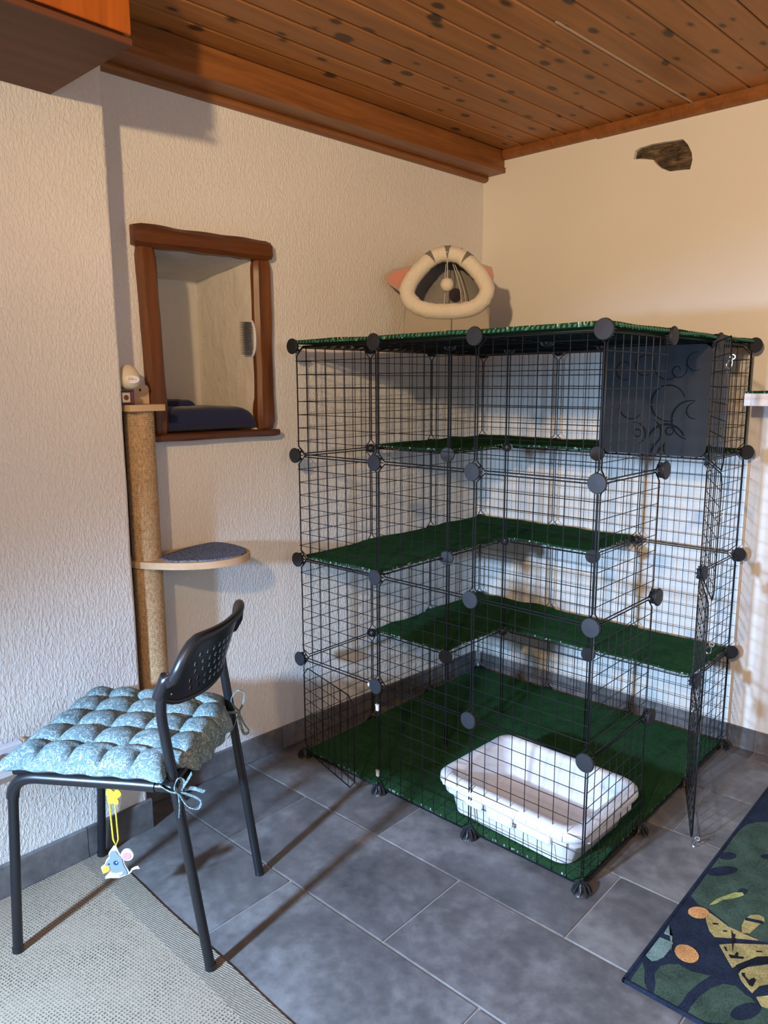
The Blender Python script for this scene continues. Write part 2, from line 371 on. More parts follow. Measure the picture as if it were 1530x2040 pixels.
MOTIFS = [
    ('green',[(1.316,-0.532),(1.324,-0.473),(1.344,-0.435),(1.418,-0.365),(1.558,-0.917),(1.503,-0.955),(1.471,-0.951),(1.446,-0.96),(1.411,-0.943),(1.372,-0.925),(1.345,-0.925),(1.319,-0.905)]),
    ('green',[(1.323,-1.284),(1.321,-1.209),(1.335,-1.23),(1.348,-1.262),(1.362,-1.284)]),
    ('green',[(1.356,-1.192),(1.368,-1.173),(1.385,-1.158),(1.414,-1.161),(1.451,-1.144),(1.439,-1.184),(1.431,-1.228),(1.431,-1.263),(1.428,-1.283),(1.402,-1.285),(1.377,-1.286),(1.368,-1.248),(1.355,-1.222)]),
    ('green',[(1.451,-1.288),(1.45,-1.259),(1.453,-1.225),(1.464,-1.18),(1.48,-1.149),(1.502,-1.136),(1.525,-1.147),(1.538,-1.148),(1.554,-1.16),(1.614,-1.14),(1.622,-1.174),(1.489,-1.295)]),
    ('navy',[(1.352,-0.651),(1.353,-0.658),(1.351,-0.667),(1.347,-0.675),(1.342,-0.683),(1.335,-0.689),(1.328,-0.693),(1.322,-0.693),(1.316,-0.691),(1.313,-0.686),(1.312,-0.679),(1.314,-0.67),(1.318,-0.662),(1.323,-0.654),(1.33,-0.648),(1.337,-0.644),(1.344,-0.643),(1.349,-0.646)]),
    ('navy',[(1.374,-0.711),(1.374,-0.72),(1.371,-0.732),(1.365,-0.747),(1.357,-0.761),(1.346,-0.773),(1.336,-0.783),(1.326,-0.788),(1.319,-0.788),(1.314,-0.784),(1.313,-0.775),(1.316,-0.763),(1.322,-0.749),(1.331,-0.735),(1.341,-0.722),(1.352,-0.712),(1.362,-0.707),(1.369,-0.707)]),
    ('navy',[(1.426,-0.588),(1.426,-0.592),(1.425,-0.597),(1.423,-0.602),(1.419,-0.607),(1.415,-0.611),(1.411,-0.613),(1.407,-0.613),(1.404,-0.612),(1.403,-0.609),(1.402,-0.604),(1.403,-0.599),(1.406,-0.594),(1.409,-0.59),(1.413,-0.586),(1.417,-0.584),(1.421,-0.583),(1.424,-0.585)]),
    ('navy',[(1.562,-1.16),(1.564,-1.169),(1.563,-1.18),(1.56,-1.193),(1.554,-1.206),(1.547,-1.217),(1.539,-1.226),(1.531,-1.23),(1.525,-1.231),(1.52,-1.227),(1.518,-1.219),(1.519,-1.208),(1.522,-1.195),(1.528,-1.182),(1.535,-1.17),(1.543,-1.161),(1.551,-1.156),(1.557,-1.156)]),
    ('navy',[(1.422,-0.788),(1.423,-0.793),(1.423,-0.799),(1.421,-0.804),(1.418,-0.808),(1.415,-0.811),(1.412,-0.812),(1.408,-0.812),(1.405,-0.809),(1.403,-0.806),(1.403,-0.801),(1.403,-0.795),(1.405,-0.79),(1.407,-0.786),(1.411,-0.783),(1.414,-0.782),(1.418,-0.782),(1.421,-0.784)]),
    ('lime',[(1.367,-0.908),(1.369,-0.891),(1.373,-0.873),(1.385,-0.845),(1.398,-0.817),(1.414,-0.802),(1.42,-0.81),(1.413,-0.826),(1.403,-0.843),(1.386,-0.865),(1.377,-0.894)]),
    ('yellow',[(1.372,-0.937),(1.397,-0.944),(1.428,-0.957),(1.462,-0.957),(1.498,-0.956),(1.454,-0.986),(1.416,-1.015),(1.399,-1.002),(1.382,-0.975),(1.373,-0.954)]),
    ('yellow',[(1.46,-0.956),(1.452,-0.932),(1.45,-0.902),(1.456,-0.879),(1.471,-0.863),(1.483,-0.864),(1.49,-0.878),(1.482,-0.902),(1.475,-0.945)]),
    ('navy',[(1.45,-0.895),(1.487,-0.88),(1.489,-0.892),(1.451,-0.907)]),
    ('yellow',[(1.433,-1.034),(1.46,-1.005),(1.559,-0.924),(1.569,-0.961),(1.507,-1.024),(1.492,-1.054),(1.48,-1.088),(1.461,-1.067)]),
    ('yellow',[(1.496,-1.097),(1.497,-1.081),(1.505,-1.063),(1.573,-0.978),(1.588,-1.039),(1.542,-1.1),(1.536,-1.133),(1.521,-1.124),(1.507,-1.113)]),
    ('yellow',[(1.546,-1.139),(1.598,-1.077),(1.613,-1.135),(1.562,-1.158)]),
    ('orange',[(1.379,-0.943),(1.379,-0.951),(1.377,-0.96),(1.373,-0.968),(1.366,-0.974),(1.359,-0.979),(1.351,-0.98),(1.344,-0.979),(1.338,-0.975),(1.335,-0.968),(1.334,-0.96),(1.336,-0.952),(1.341,-0.943),(1.347,-0.937),(1.355,-0.932),(1.363,-0.931),(1.37,-0.932),(1.375,-0.937)]),
    ('orange',[(1.413,-1.113),(1.412,-1.123),(1.408,-1.131),(1.402,-1.137),(1.394,-1.141),(1.385,-1.141),(1.376,-1.139),(1.368,-1.133),(1.362,-1.125),(1.36,-1.116),(1.36,-1.106),(1.364,-1.097),(1.371,-1.091),(1.379,-1.087),(1.389,-1.087),(1.398,-1.09),(1.405,-1.096),(1.411,-1.104)]),
    ('mint',[(1.319,-1.05),(1.358,-1.134),(1.34,-1.082),(1.321,-1.085)]),
    ('mint',[(1.319,-1.106),(1.35,-1.102),(1.353,-1.128),(1.351,-1.161),(1.344,-1.18),(1.335,-1.191),(1.318,-1.183)]),
    ('black',[(1.443,-1.034),(1.447,-1.032),(1.454,-1.042),(1.452,-1.046)]),
    ('black',[(1.46,-1.052),(1.471,-1.047),(1.471,-1.032),(1.476,-1.033),(1.478,-1.044),(1.489,-1.036),(1.49,-1.043),(1.467,-1.061)]),
    ('black',[(1.504,-0.997),(1.515,-0.989),(1.516,-0.992),(1.505,-1.001)]),
    ('black',[(1.5,-1.09),(1.506,-1.087),(1.51,-1.096),(1.519,-1.102),(1.525,-1.087),(1.531,-1.091),(1.531,-1.116),(1.524,-1.116),(1.511,-1.102),(1.503,-1.097)]),
    ('black',[(1.396,-0.971),(1.407,-0.964),(1.408,-0.968),(1.398,-0.975)]),
    ('black',[(1.424,-0.98),(1.431,-0.975),(1.432,-0.979),(1.425,-0.984)]),
    ('black',[(1.438,-0.965),(1.464,-1.038),(1.45,-0.973),(1.447,-0.978)]),
    ('black',[(1.483,-1.077),(1.512,-1.015),(1.569,-0.961),(1.573,-0.978),(1.508,-1.046),(1.494,-1.086)]),
]
HOLE = [(0.618, 2.137), (0.621, 2.164), (0.639, 2.172), (0.653, 2.173), (0.684, 2.176), (0.73, 2.174), (0.768, 2.171), (0.796, 2.17), (0.815, 2.149), (0.83, 2.119), (0.834, 2.094), (0.828, 2.064), (0.802, 2.067), (0.756, 2.07), (0.724, 2.087), (0.704, 2.105), (0.693, 2.121), (0.661, 2.13), (0.641, 2.134)]

# ================================================================== THE ROOM
SK = 0.055                                   # the left wall and the ceiling boards run slightly askew
def lx(y): return -0.05 + (y-0.05)*SK        # left wall surface
CEIL = 2.275; XR = 3.4; YB = -3.8
WY = 0.05                                    # right wall surface

def filled(name, outer, holes, to3, mat_, sides=None, smooth=0):
    """flat wall with holes; sides = depth vector for the reveal of the holes"""
    bm = bmesh.new(); es = []
    loops = []
    for lp in [outer]+holes:
        vs = [bm.verts.new(to3(*p)) for p in lp]; loops.append(vs)
        for i in range(len(vs)): es.append(bm.edges.new((vs[i], vs[(i+1) % len(vs)])))
    bmesh.ops.triangle_fill(bm, edges=es, use_beauty=True)
    me = bpy.data.meshes.new(name); bm.to_mesh(me); bm.free()
    me.materials.append(M[mat_]); return put(name, me)

# --- floor: grout bed with separate tiles
floor = struct(MB().box((-.5, YB-.3, -.06), (XR, .3, -.0035)).build('floor', 'grout', smooth=0))
TL, TW, G = .6215, .3055, .0045
rows = [(-1.557, .203), (-1.2505, .5215), (-.9445, .203+.26), (-.6375, .545), (-.331, .22), (-.0235, .575), (-1.8635, .4875), (-2.17, .185), (-2.476, .49), (-2.782, .2), (-3.088, .5), (-3.394, .2), (-3.7, .5), (-4.006, .2)]
tile_cache = {}
for (ya, xo) in rows:
    x = xo-2*TL
    while x < XR:
        a, b = max(x, -.16)+G/2, min(x+TL, XR)-G/2; y0, y1 = ya+G/2, min(ya+TW, WY)-G/2
        if b-a > .02 and y1-y0 > .02 and not (a > 2.2 and False):
            key = (round(b-a, 3), round(y1-y0, 3))
            if key not in tile_cache:
                tile_cache[key] = MB().box((-(b-a)/2, -(y1-y0)/2, -.012), ((b-a)/2, (y1-y0)/2, 0), .0018).mesh('tile', 'slate_tile', 0)
            put('tile', tile_cache[key], floor, ((a+b)/2, (y0+y1)/2, 0))
        x += TL

# --- left wall with the niche opening
NY0, NY1, NZ0, NZ1 = -1.500, -1.157, 1.172, 1.722
wl = struct(filled('wall_left', [(-1.75, 0), (WY, 0), (WY, CEIL), (-1.75, CEIL)], [[(NY0, NZ0), (NY1, NZ0), (NY1, NZ1), (NY0, NZ1)]],
                   lambda y, z: (lx(y), y, z), 'plaster_rough'))
nb = MB(); D = .255
def grid_quad(mb, a, b, c, d, n=14, amp=.006, seed=0):
    a, b, c, d = map(Vector, (a, b, c, d)); nrm = (b-a).cross(d-a).normalized(); vs = []
    for i in range(n+1):
        for j in range(n+1):
            u, v = i/n, j/n; p = a.lerp(b, u).lerp(d.lerp(c, u), v); e = min(u, 1-u, v, 1-v)*4
            p = p+nrm*amp*nz(p.x*9+seed, p.y*9, p.z*9)*min(1, e); vs.append(p)
    mb.add(vs, [(i*(n+1)+j, (i+1)*(n+1)+j, (i+1)*(n+1)+j+1, i*(n+1)+j+1) for i in range(n) for j in range(n)])
xo0, xo1 = lx(NY0), lx(NY1); xb = -.42
O = [(xo0, NY0, NZ0), (xo1, NY1, NZ0), (xo1, NY1, NZ1), (xo0, NY0, NZ1)]
Bk = [(xb-.01, NY0+.01, NZ0+.005), (xb, NY1-.004, NZ0+.005), (xb, NY1-.004, NZ1-.038), (xb-.01, NY0+.01, NZ1-.045)]
grid_quad(nb, Bk[0], Bk[1], Bk[2], Bk[3]); grid_quad(nb, O[1], Bk[1], Bk[2], O[2], seed=3); grid_quad(nb, O[0], Bk[0], Bk[3], O[3], seed=5)
grid_quad(nb, O[3], O[2], Bk[2], Bk[3], amp=.012, seed=8); grid_quad(nb, O[0], O[1], Bk[1], Bk[0], seed=9)
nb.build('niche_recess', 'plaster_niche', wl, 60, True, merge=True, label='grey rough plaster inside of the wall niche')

# --- chimney breast / thick wall on the left (rounded plaster corner)
pts = [(-.30, YB-.1), (-.02, YB-.1)]
for i in range(7):
    a = math.radians(90*i/6); pts.append((-.02-.012+.012*math.cos(a), -1.683-.012+.012*math.sin(a)))
pts.append((-.30, -1.683))
pb = MB(); nzs = 24
for i in range(nzs+1):
    z = CEIL*i/nzs
    pb.v += [(x+(.0025*nz(z*5, k) if 2 <= k <= 8 else 0), y+(.004*nz(z*4+7, 3) if 2 <= k <= 9 else 0), z) for k, (x, y) in enumerate(pts)]
n = len(pts)
for i in range(nzs):
    for q in range(n): pb.f.append((i*n+q, i*n+(q+1) % n, (i+1)*n+(q+1) % n, (i+1)*n+q)); pb.mi.append(0)
struct(pb.build('wall_chimney', 'plaster_rough', None, 40))

# --- right wall with the hole that shows the old stone
struct_hole = HOLE
wr = struct(filled('wall_right', [(-.3, 0), (XR, 0), (XR, CEIL), (-.3, CEIL)], [HOLE], lambda x, z: (x, WY, z), 'plaster_smooth'))
hb = MB(); k = len(HOLE)
cxh = sum(p[0] for p in HOLE)/k; czh = sum(p[1] for p in HOLE)/k
front = [(x, WY, z) for x, z in HOLE]
mid = [(cxh+(x-cxh)*.97+.003*nz(i*1.7, 2), WY+.012+.004*nz(i, 5), czh+(z-czh)*.95) for i, (x, z) in enumerate(HOLE)]
hb.loft([front, mid], False, False)
hb.build('plaster_edge', 'plaster_niche', wr, 0, False, label='broken plaster rim around exposed stone')
sb = MB(); nx_, nz_ = 46, 30; x0, x1 = min(p[0] for p in HOLE)-.01, max(p[0] for p in HOLE)+.01; z0, z1 = min(p[1] for p in HOLE)-.01, max(p[1] for p in HOLE)+.01
for i in range(nx_+1):
    for j in range(nz_+1):
        x = x0+(x1-x0)*i/nx_; z = z0+(z1-z0)*j/nz_
        lay = math.floor((z+.02*nz(x*6, z*20))*55)
        sb.v.append((x, WY+.012+.006*nz(x*12, lay*3.1)+.010*nz(x*45, z*90, 4)+.006*(lay % 2), z))
sb.f = [(i*(nz_+1)+j, (i+1)*(nz_+1)+j, (i+1)*(nz_+1)+j+1, i*(nz_+1)+j+1) for i in range(nx_) for j in range(nz_)]; sb.mi = [0]*len(sb.f)
sb.build('stone', 'rock', wr, 25, False, label='dark layered stone exposed through a hole in the plaster')

# --- walls behind and beside the camera, window slit
struct(MB().box((XR, YB-.3, 0), (XR+.1, .3, CEIL)).build('wall_side', 'plaster_room', smooth=0))
wb = struct(filled('wall_back', [(-.4, 0), (XR, 0), (XR, CEIL), (-.4, CEIL)], [[(.62, .85), (.82, .85), (.82, 1.45), (.62, 1.45)]], lambda x, z: (x, YB, z), 'plaster_room'))
w1 = MB().box((.59, YB-.05, .82), (.85, YB-.01, .85)).box((.59, YB-.05, 1.45), (.85, YB-.01, 1.48)).box((.59, YB-.05, .85), (.62, YB-.01, 1.45)).box((.82, YB-.05, .85), (.85, YB-.01, 1.45)).build('window_1', 'shelf_white', smooth=0)
struct(w1)
MB().box((.62, YB-.034, .85), (.82, YB-.030, 1.45)).build('pane', 'glass', w1, 0)

w2 = struct(MB().box((XR-.03, -2.96, .86), (XR, -1.74, .92)).box((XR-.03, -2.96, 1.98), (XR, -1.74, 2.04)).box((XR-.03, -2.96, .92), (XR, -2.90, 1.98)).box((XR-.03, -1.80, .92), (XR, -1.74, 1.98)).box((XR-.03, -2.38, .92), (XR, -2.32, 1.98)).build('fill_window', 'shelf_white', smooth=0))  # invented window frame and panes, dressing for the added side fill
for a, b in ((-2.90, -2.38), (-2.32, -1.80)): MB().box((XR-.012, a, .92), (XR-.008, b, 1.98)).build('pane', 'glass', w2, 0)

# --- ceiling: boards parallel to the left wall
ceil = struct(MB().box((-.4, YB-.3, CEIL+.014), (XR, .3, CEIL+.06)).build('ceiling', 'dark_gap', smooth=0))
BW = .0955
bm_ = MB().box((-BW/2+.0012, -2.05, 0), (BW/2-.0012, 2.05, .016), .0062).mesh('ceiling_board', 'pine_ceiling', 0)
for i in range(36):
    xc = .06+BW*(i+.5)
    put('ceiling_board', bm_, ceil, (xc-.058*2.0, WY-2.0, CEIL), (0, 0, -math.atan(.058)))
xs = .06+BW*8+.008
st = MB().sweep([(xs-.058*.86, WY-.86, CEIL-.0003), (xs-.058*.4, WY-.4, CEIL-.0005), (xs, WY, CEIL-.0005)], [(-.0035, -.001), (.0035, -.001), (.0035, .001), (-.0035, .001)], up=(0, 0, 1))
st.build('pale_seam', 'pale_filler', ceil, 0, label='pale worn strip along one ceiling seam')

# --- boxed cove along the left wall
def along(prof, ya, yb, name, mat_, parent=None, sm=30):
    """profile (offset from left wall, z) swept along the left wall"""
    r1 = [(lx(ya)+o_, ya, z) for o_, z in prof]; r2 = [(lx(yb)+o_, yb, z) for o_, z in prof]
    return MB().loft([r1, r2]).build(name, mat_, parent, sm)
YA = -1.684
tr = struct(along([(0, 2.212), (.098, 2.212), (.098, 2.290), (0, 2.290)], YA, WY, 'trim_1', 'pine_cove'))
along([(.098, 2.212), (.104, 2.213), (.104, 2.290), (.098, 2.290)], YA, WY, 'face_board', 'pine_cove', tr)
along([(.018, 2.188), (.108, 2.190), (.110, 2.192), (.110, 2.2105), (.018, 2.2105)], YA, WY, 'lower_board', 'pine_cove', tr)
along([(0, 2.168), (.014, 2.168), (.022, 2.172), (.026, 2.180), (.024, 2.1875), (0, 2.1875)], YA, WY, 'moulding', 'pine_cove', tr)
# --- crown strip on the right wall, two lengths that do not quite meet
tr2 = struct(MB().prism([(WY, 2.240), (WY-.016, 2.243), (WY-.024, 2.256), (WY-.024, CEIL), (WY, CEIL)], 0, .058, .476).build('trim_2', 'pine_cove', None, 30))
MB().prism([(WY, 2.236), (WY-.018, 2.240), (WY-.026, 2.252), (WY-.026, CEIL), (WY, CEIL)], 0, .470, XR).build('crown_strip', 'pine_cove', tr2, 30)
# --- boxed beam upper left
bmz = 2.027
tb = struct(MB().box((-.02, YB, bmz+.012), (.352, -1.832, CEIL)).build('trim_3', 'dark_gap', smooth=0))
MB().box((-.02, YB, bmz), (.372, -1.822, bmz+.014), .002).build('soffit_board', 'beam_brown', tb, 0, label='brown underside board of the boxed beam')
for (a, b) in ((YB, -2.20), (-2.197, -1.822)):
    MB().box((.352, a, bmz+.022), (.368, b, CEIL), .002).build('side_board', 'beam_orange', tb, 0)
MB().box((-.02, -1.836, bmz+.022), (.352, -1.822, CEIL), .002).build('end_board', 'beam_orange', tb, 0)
# --- tiled baseboards
def bb_piece(parent, a, b, fn, h=.082, t=.011):
    c = [fn(a, 0), fn(b, 0), fn(b, t), fn(a, t)]
    MB().loft([[(x, y, .001) for x, y in c], [(x, y, h-.003) for x, y in c], [(x, y, h) for x, y in (fn(a, 0), fn(b, 0), fn(b, t-.003), fn(a, t-.003))]]).build('baseboard_tile', 'slate_tile', parent, 0)
def bb(name, fn, joints, h=.082):
    o = struct(MB().loft([[(x, y, .0) for x, y in (fn(joints[0], 0), fn(joints[-1], 0), fn(joints[-1], .007), fn(joints[0], .007))], [(x, y, h-.004) for x, y in (fn(joints[0], 0), fn(joints[-1], 0), fn(joints[-1], .007), fn(joints[0], .007))]]).build(name, 'grout', None, 0))
    for a, b in zip(joints[:-1], joints[1:]): bb_piece(o, a+.0015, b-.0015, fn, h)
bb('baseboard_left', lambda s, t_: (lx(s)+t_, s), [-1.682, -1.09, -.475, WY-.012])
bb('baseboard_right', lambda s, t_: (s, WY-t_), [-.02, .585, 1.197, 1.81, 2.42, 3.03, XR], .080)
bb('baseboard_chimney', lambda s, t_: (-.02+t_, s), [YB, -3.695, -3.09, -2.485, -1.878, -1.674], .094)

# ================================================================== WIRE CAGE
PX, PY, PZ, Z0 = .365, .3569, .3586, .015
def gp(i, j, l): return Vector((PX*i, -PY*j, Z0+PZ*l))
cage = thing('wire_cage', 'large black wire grid cat cage of stacked square panels in the room corner', 'cage', (PX*1.5, -PY*1.5, 0))
def panel_meshes(w_, h_, key, ch=.026, r=.0021, rg=.00115, n=8):
    a, b = w_/2, h_/2
    fr = MB().tube([(-a+ch, 0, -b), (a-ch, 0, -b), (a, 0, -b+ch), (a, 0, b-ch), (a-ch, 0, b), (-a+ch, 0, b), (-a, 0, b-ch), (-a, 0, -b+ch)], r, 6, closed=True, up=(0, 1, 0))
    g = MB()
    for k in range(1, n):
        x = -a+w_*k/n; g.tube([(x, .0012, -b), (x, .0012, b)], rg, 5)
        z = -b+h_*k/n; e = .007 if k in (1, n-1) else 0
        g.tube([(-a-e, -.0012, z), (a+e, -.0012, z)], rg, 5)
    return fr.mesh('wire_panel_'+key, 'wire', 50), g.mesh('wire_grid_'+key, 'wire', 50)
gapp = .008
PM = {'xz': panel_meshes(PX-gapp, PZ-gapp, 'xz'), 'yz': panel_meshes(PY-gapp, PZ-gapp, 'yz'), 'xy': panel_meshes(PX-gapp, PY-gapp, 'xy')}
ROT = {'xz': (0, 0, 0), 'yz': (0, 0, math.pi/2), 'xy': (math.pi/2, 0, 0)}
def panel(kind, c, name='wire_panel', rot=None, parent=None, label=None):
    f = put(name, PM[kind][0], parent or cage, c, rot or ROT[kind], label); put('wire_grid', PM[kind][1], f); return f
for l in range(4):
    for k in range(3):
        if not (l == 0 and k == 0): panel('xz', (gp(k, 3, l)+gp(k+1, 3, l+1))/2)          # front
        panel('xz', (gp(k, 0, l)+gp(k+1, 0, l+1))/2)                                       # along right wall
        panel('yz', (gp(0, k, l)+gp(0, k+1, l+1))/2)                                       # along left wall
        if k != 1: panel('yz', (gp(3, k, l)+gp(3, k+1, l+1))/2)                            # right side, doorway left free
SHELF = {1: {(0, 0), (0, 1), (1, 0), (2, 0)}, 2: {(0, 0), (0, 1), (0, 2), (1, 0)}, 3: {(0, 0), (0, 1), (1, 0), (2, 0)}}
ALL = {(i, j) for i in range(3) for j in range(3)}
SHELF[0] = ALL; SHELF[4] = ALL
for l, cs in SHELF.items():
    for (i, j) in sorted(cs): panel('xy', (gp(i, j, l)+gp(i+1, j+1, l))/2)
# inner uprights: paired rods
rod = MB()
for d in (-.0042, .0042): rod.tube([(d, 0, .012), (d, 0, PZ-.012)], .0023, 6)
rod_me = rod.mesh('support_rod', 'wire', 50)
for (i, j) in ((1, 1), (1, 2), (2, 1)):
    for l in range(4): put('support_rod', rod_me, cage, gp(i, j, l), (0, 0, math.radians(40)))
# connectors
c1 = MB().lathe([(.0, -.016), (.010, -.014), (.015, -.008), (.015, .002), (.0245, .003), (.0255, .0055), (.0250, .0085), (.0235, .0100), (.0, .0108)], seg=28)
for k in range(8):
    a = math.pi/4*k; X = Matrix.Rotation(a, 4, 'Z'); c1.box((.010, -.0012, -.014), (.0215, .0012, .003), X=X)
cap_me = c1.mesh('connector', 'cap_face', 40)
c2 = MB().lathe([(.0, -.0165), (.009, -.0145), (.0145, -.008), (.016, 0), (.0145, .008), (.009, .0145), (.0, .0165)], seg=16)
for k in range(6):
    X = Matrix.Rotation(math.pi/3*k, 4, 'Z'); c2.prism([(.008, -.015), (.018, -.010), (.0215, 0), (.018, .010), (.008, .015)], 1, -.0013, .0013, X=X)
ball_me = c2.mesh('connector', 'plastic_black', 40)
c3 = MB().lathe([(.0, .028), (.008, .026), (.012, .020), (.0135, .010), (.0245, .004), (.0265, .0), (.0, .0)], seg=20)
for k in range(10):
    X = Matrix.Rotation(math.pi/5*k, 4, 'Z'); c3.prism([(.008, .0), (.0275, .0), (.026, .010), (.020, .021), (.010, .029), (.006, .029)], 1, -.0012, .0012, X=X)
foot_me = c3.mesh('foot', 'plastic_black', 40)
def zq(d): return Vector(d).to_track_quat('Z', 'Y').to_euler()
for l in range(5):
    for i in range(4):
        for j in range(4):
            inner = 0 < i < 3 and 0 < j < 3
            if inner and not ((i, j) in ((1, 1), (1, 2), (2, 1)) and (l in (0, 1, 3, 4) or l == 2)): 
                if l != 4: continue
            p = gp(i, j, l)
            if l == 0 and not inner:
                put('foot', foot_me, cage, (p.x, p.y, 0)); continue
            d = None
            if j == 3: d = (0, -1, 0)
            elif i == 3 and j > 0: d = (1, 0, 0)
            elif (i, j) == (3, 0): d = (.72, -.7, 0)
            elif (i, j) in ((1, 2), (2, 1)) and l in (1, 2, 3): d = (.35, -.94, 0)
            if d: put('connector', cap_me, cage, p+Vector(d)*.009, zq(d))
            else: put('connector', ball_me, cage, p, (0, 0, .4))
# plastic sheet with swirls, top right compartment
sw, sh = PX-.012, PZ-.012
sheet_c = (gp(2, 1, 3)+gp(3, 1, 4))/2
sheet = MB().prism(rrect(sw/2, sh/2, .028, 5), 1, -.0012, .0012).build('plastic_sheet', 'sheet', cage, 40, loc=sheet_c, label='black plastic sheet panel with embossed swirls')
def spiral(cx, cz, r0_, r1_, a0, a1, n=26):
    return [(cx+(r0_+(r1_-r0_)*k/(n-1))*math.cos(math.radians(a0+(a1-a0)*k/(n-1))), 0, cz+(r0_+(r1_-r0_)*k/(n-1))*math.sin(math.radians(a0+(a1-a0)*k/(n-1)))) for k in range(n)]
def flat(path, wd):
    n = len(path); return MB().sweep([(x, -.0016, z) for x, _, z in path], [(-wd, -.0006), (wd, -.0006), (wd, .0006), (-wd, .0006)], up=(0, 1, 0), scales=[.35+.65*math.sin(math.pi*(.08+.84*k/(n-1))) for k in range(n)])
for args, wd in (((.075, .095, .006, .030, 0, 400), .0018), ((.055, .105, .060, .030, -200, -60), .0016), ((.130, .120, .030, .026, 80, 300), .0016),
                 ((.052, -.005, .052, .060, 20, 290), .0030), ((.125, -.055, .056, .064, 80, 260), .0030), ((.135, -.030, .026, .024, 100, 280), .0022),
                 ((.050, -.135, .062, .060, 25, 165), .0040), ((.060, -.095, .012, .012, 0, 360), .0026), ((.085, -.145, .040, .046, 160, 290), .0028),
                 ((.060, -.185, .062, .06, 130, 175), .0036), ((.082, -.185, .060, .06, 130, 170), .0036), ((-.045, -.105, .012, .012, 0, 360), .0026), ((-.055, -.110, .034, .040, -60, 100), .0028),
                 ((-.010, -.105, .040, .046, -70, 70), .0034), ((-.070, -.020, .040, .04, 150, 320), .0024), ((-.10, .10, .02, .035, 0, 300), .0018), ((-.03, .11, .035, .03, 60, 300), .0018)):
    p = [q for q in spiral(*args) if abs(q[0]) < sw/2-.004 and abs(q[2]) < sh/2-.004]
    if len(p) > 3: flat(p, wd).build('swirl', 'swirl', sheet, 40)
# tall door hanging open at the right, hinged on post (3,1)
hin = gp(3, 1, 0); free = Vector((1.231, -.658, 0)); dv = Vector((free.x-hin.x, free.y-hin.y, 0)); da = math.atan2(dv.y, dv.x)
for l in range(4):
    ang = da+(.016 if l >= 2 else -.012); u = Vector((math.cos(ang), math.sin(ang), 0))
    c = Vector((hin.x, hin.y, Z0+PZ*(l+.5)))+u*(PY/2+.006)
    panel('yz', c, 'door_panel', (0, 0, ang))
def clasp(p, ang, parent=cage):
    mb = MB()
    ring = [(.006*math.cos(2*math.pi*k/12), 0, .006*math.sin(2*math.pi*k/12)+.018) for k in range(12)]
    mb.tube(ring, .0012, 5, closed=True)
    hook = [(0, 0, .012), (-.006, 0, .006), (-.007, 0, -.004), (-.003, 0, -.011), (.004, 0, -.011), (.0075, 0, -.005)]
    mb.tube(hook, .0021, 6); mb.tube([(.0, 0, .012), (.005, 0, .005), (.0075, 0, -.004)], .0014, 6)
    mb.lathe([(0, .010), (.0035, .0115), (.0035, .0155), (0, .017)], seg=8)
    return mb.build('clasp', 'chrome', parent, 50, loc=p, rot=(0, .4, ang), label='small silver lobster clasp')
uf = dv.normalized()
for z, s in ((1.375, .352), (.965, .352), (.60, .352), (.012, .352), (Z0+PZ*3-.02, .03), (Z0+PZ*2-.05, .06), (Z0+PZ-.07, .07)):
    clasp(Vector((hin.x, hin.y, max(z, .014)))+uf*s+Vector((.004, 0, 0)), da+1.2)
def chain(p0, p1):
    mb = MB(); p0, p1 = Vector(p0), Vector(p1); n = max(3, int((p1-p0).length/.010))
    for k in range(n):
        c = p0.lerp(p1, (k+.5)/n); d = (p1-p0).normalized(); s = d.cross(Vector((0, 1, 0))).normalized() if k % 2 else d.cross(Vector((1, 0, 0))).normalized()
        mb.tube([c+d*.0065*math.cos(2*math.pi*q/10)+s*.0038*math.sin(2*math.pi*q/10) for q in range(10)], .0011, 5, closed=True)
    return mb.build('chain', 'chrome', cage, 50, label='short silver chain linking door and post')
for l in (1, 2, 3):
    b = Vector((hin.x, hin.y, Z0+PZ*l)); chain(b+Vector((.012, -.012, -.01)), b+uf*.06+Vector((.006, 0, -.065 if l < 3 else -.03)))
# little door at the front left, open
hd = gp(0, 3, 0); ang = math.atan2(-1.152+1.0707, .327); dw, dh = .338, .318
dm = panel_meshes(dw, dh, 'door', .03)
ld = put('small_door', dm[0], cage, Vector((hd.x+.004, hd.y, .022+dh/2+.004))+Vector((math.cos(ang), math.sin(ang), 0))*(dw/2), (0, 0, ang), 'small wire door standing open at the front')
put('wire_grid', dm[1], ld)
# jamb rods of that doorway and white cable clips
MB().tube([gp(1, 3, 0)+Vector((-.006, 0, .01)), gp(1, 3, 1)+Vector((-.006, 0, -.01))], .0021, 6).build('jamb_rod', 'wire', cage, 50)
MB().tube([gp(0, 3, 1)+Vector((.012, 0, -.006)), gp(1, 3, 1)+Vector((-.012, 0, -.006))], .0021, 6).build('header_rod', 'wire', cage, 50)
for p, r in ((gp(1, 3, 1)+Vector((-.034, -.003, -.006)), .3), (gp(1, 3, 1)+Vector((-.002, -.004, -.078)), 0), (gp(1, 3, 0)+Vector((-.002, -.004, .052)), 0)):
    MB().box((-.0055, -.004, -.009), (.0055, .004, .009), .0015).box((-.0055, -.004, .008), (-.0025, .004, .013)).box((.0025, -.004, .008), (.0055, .004, .013)).build('clip', 'white_plastic', cage, 0, loc=p, rot=(0, r*4, 0), label='small white plastic clip')

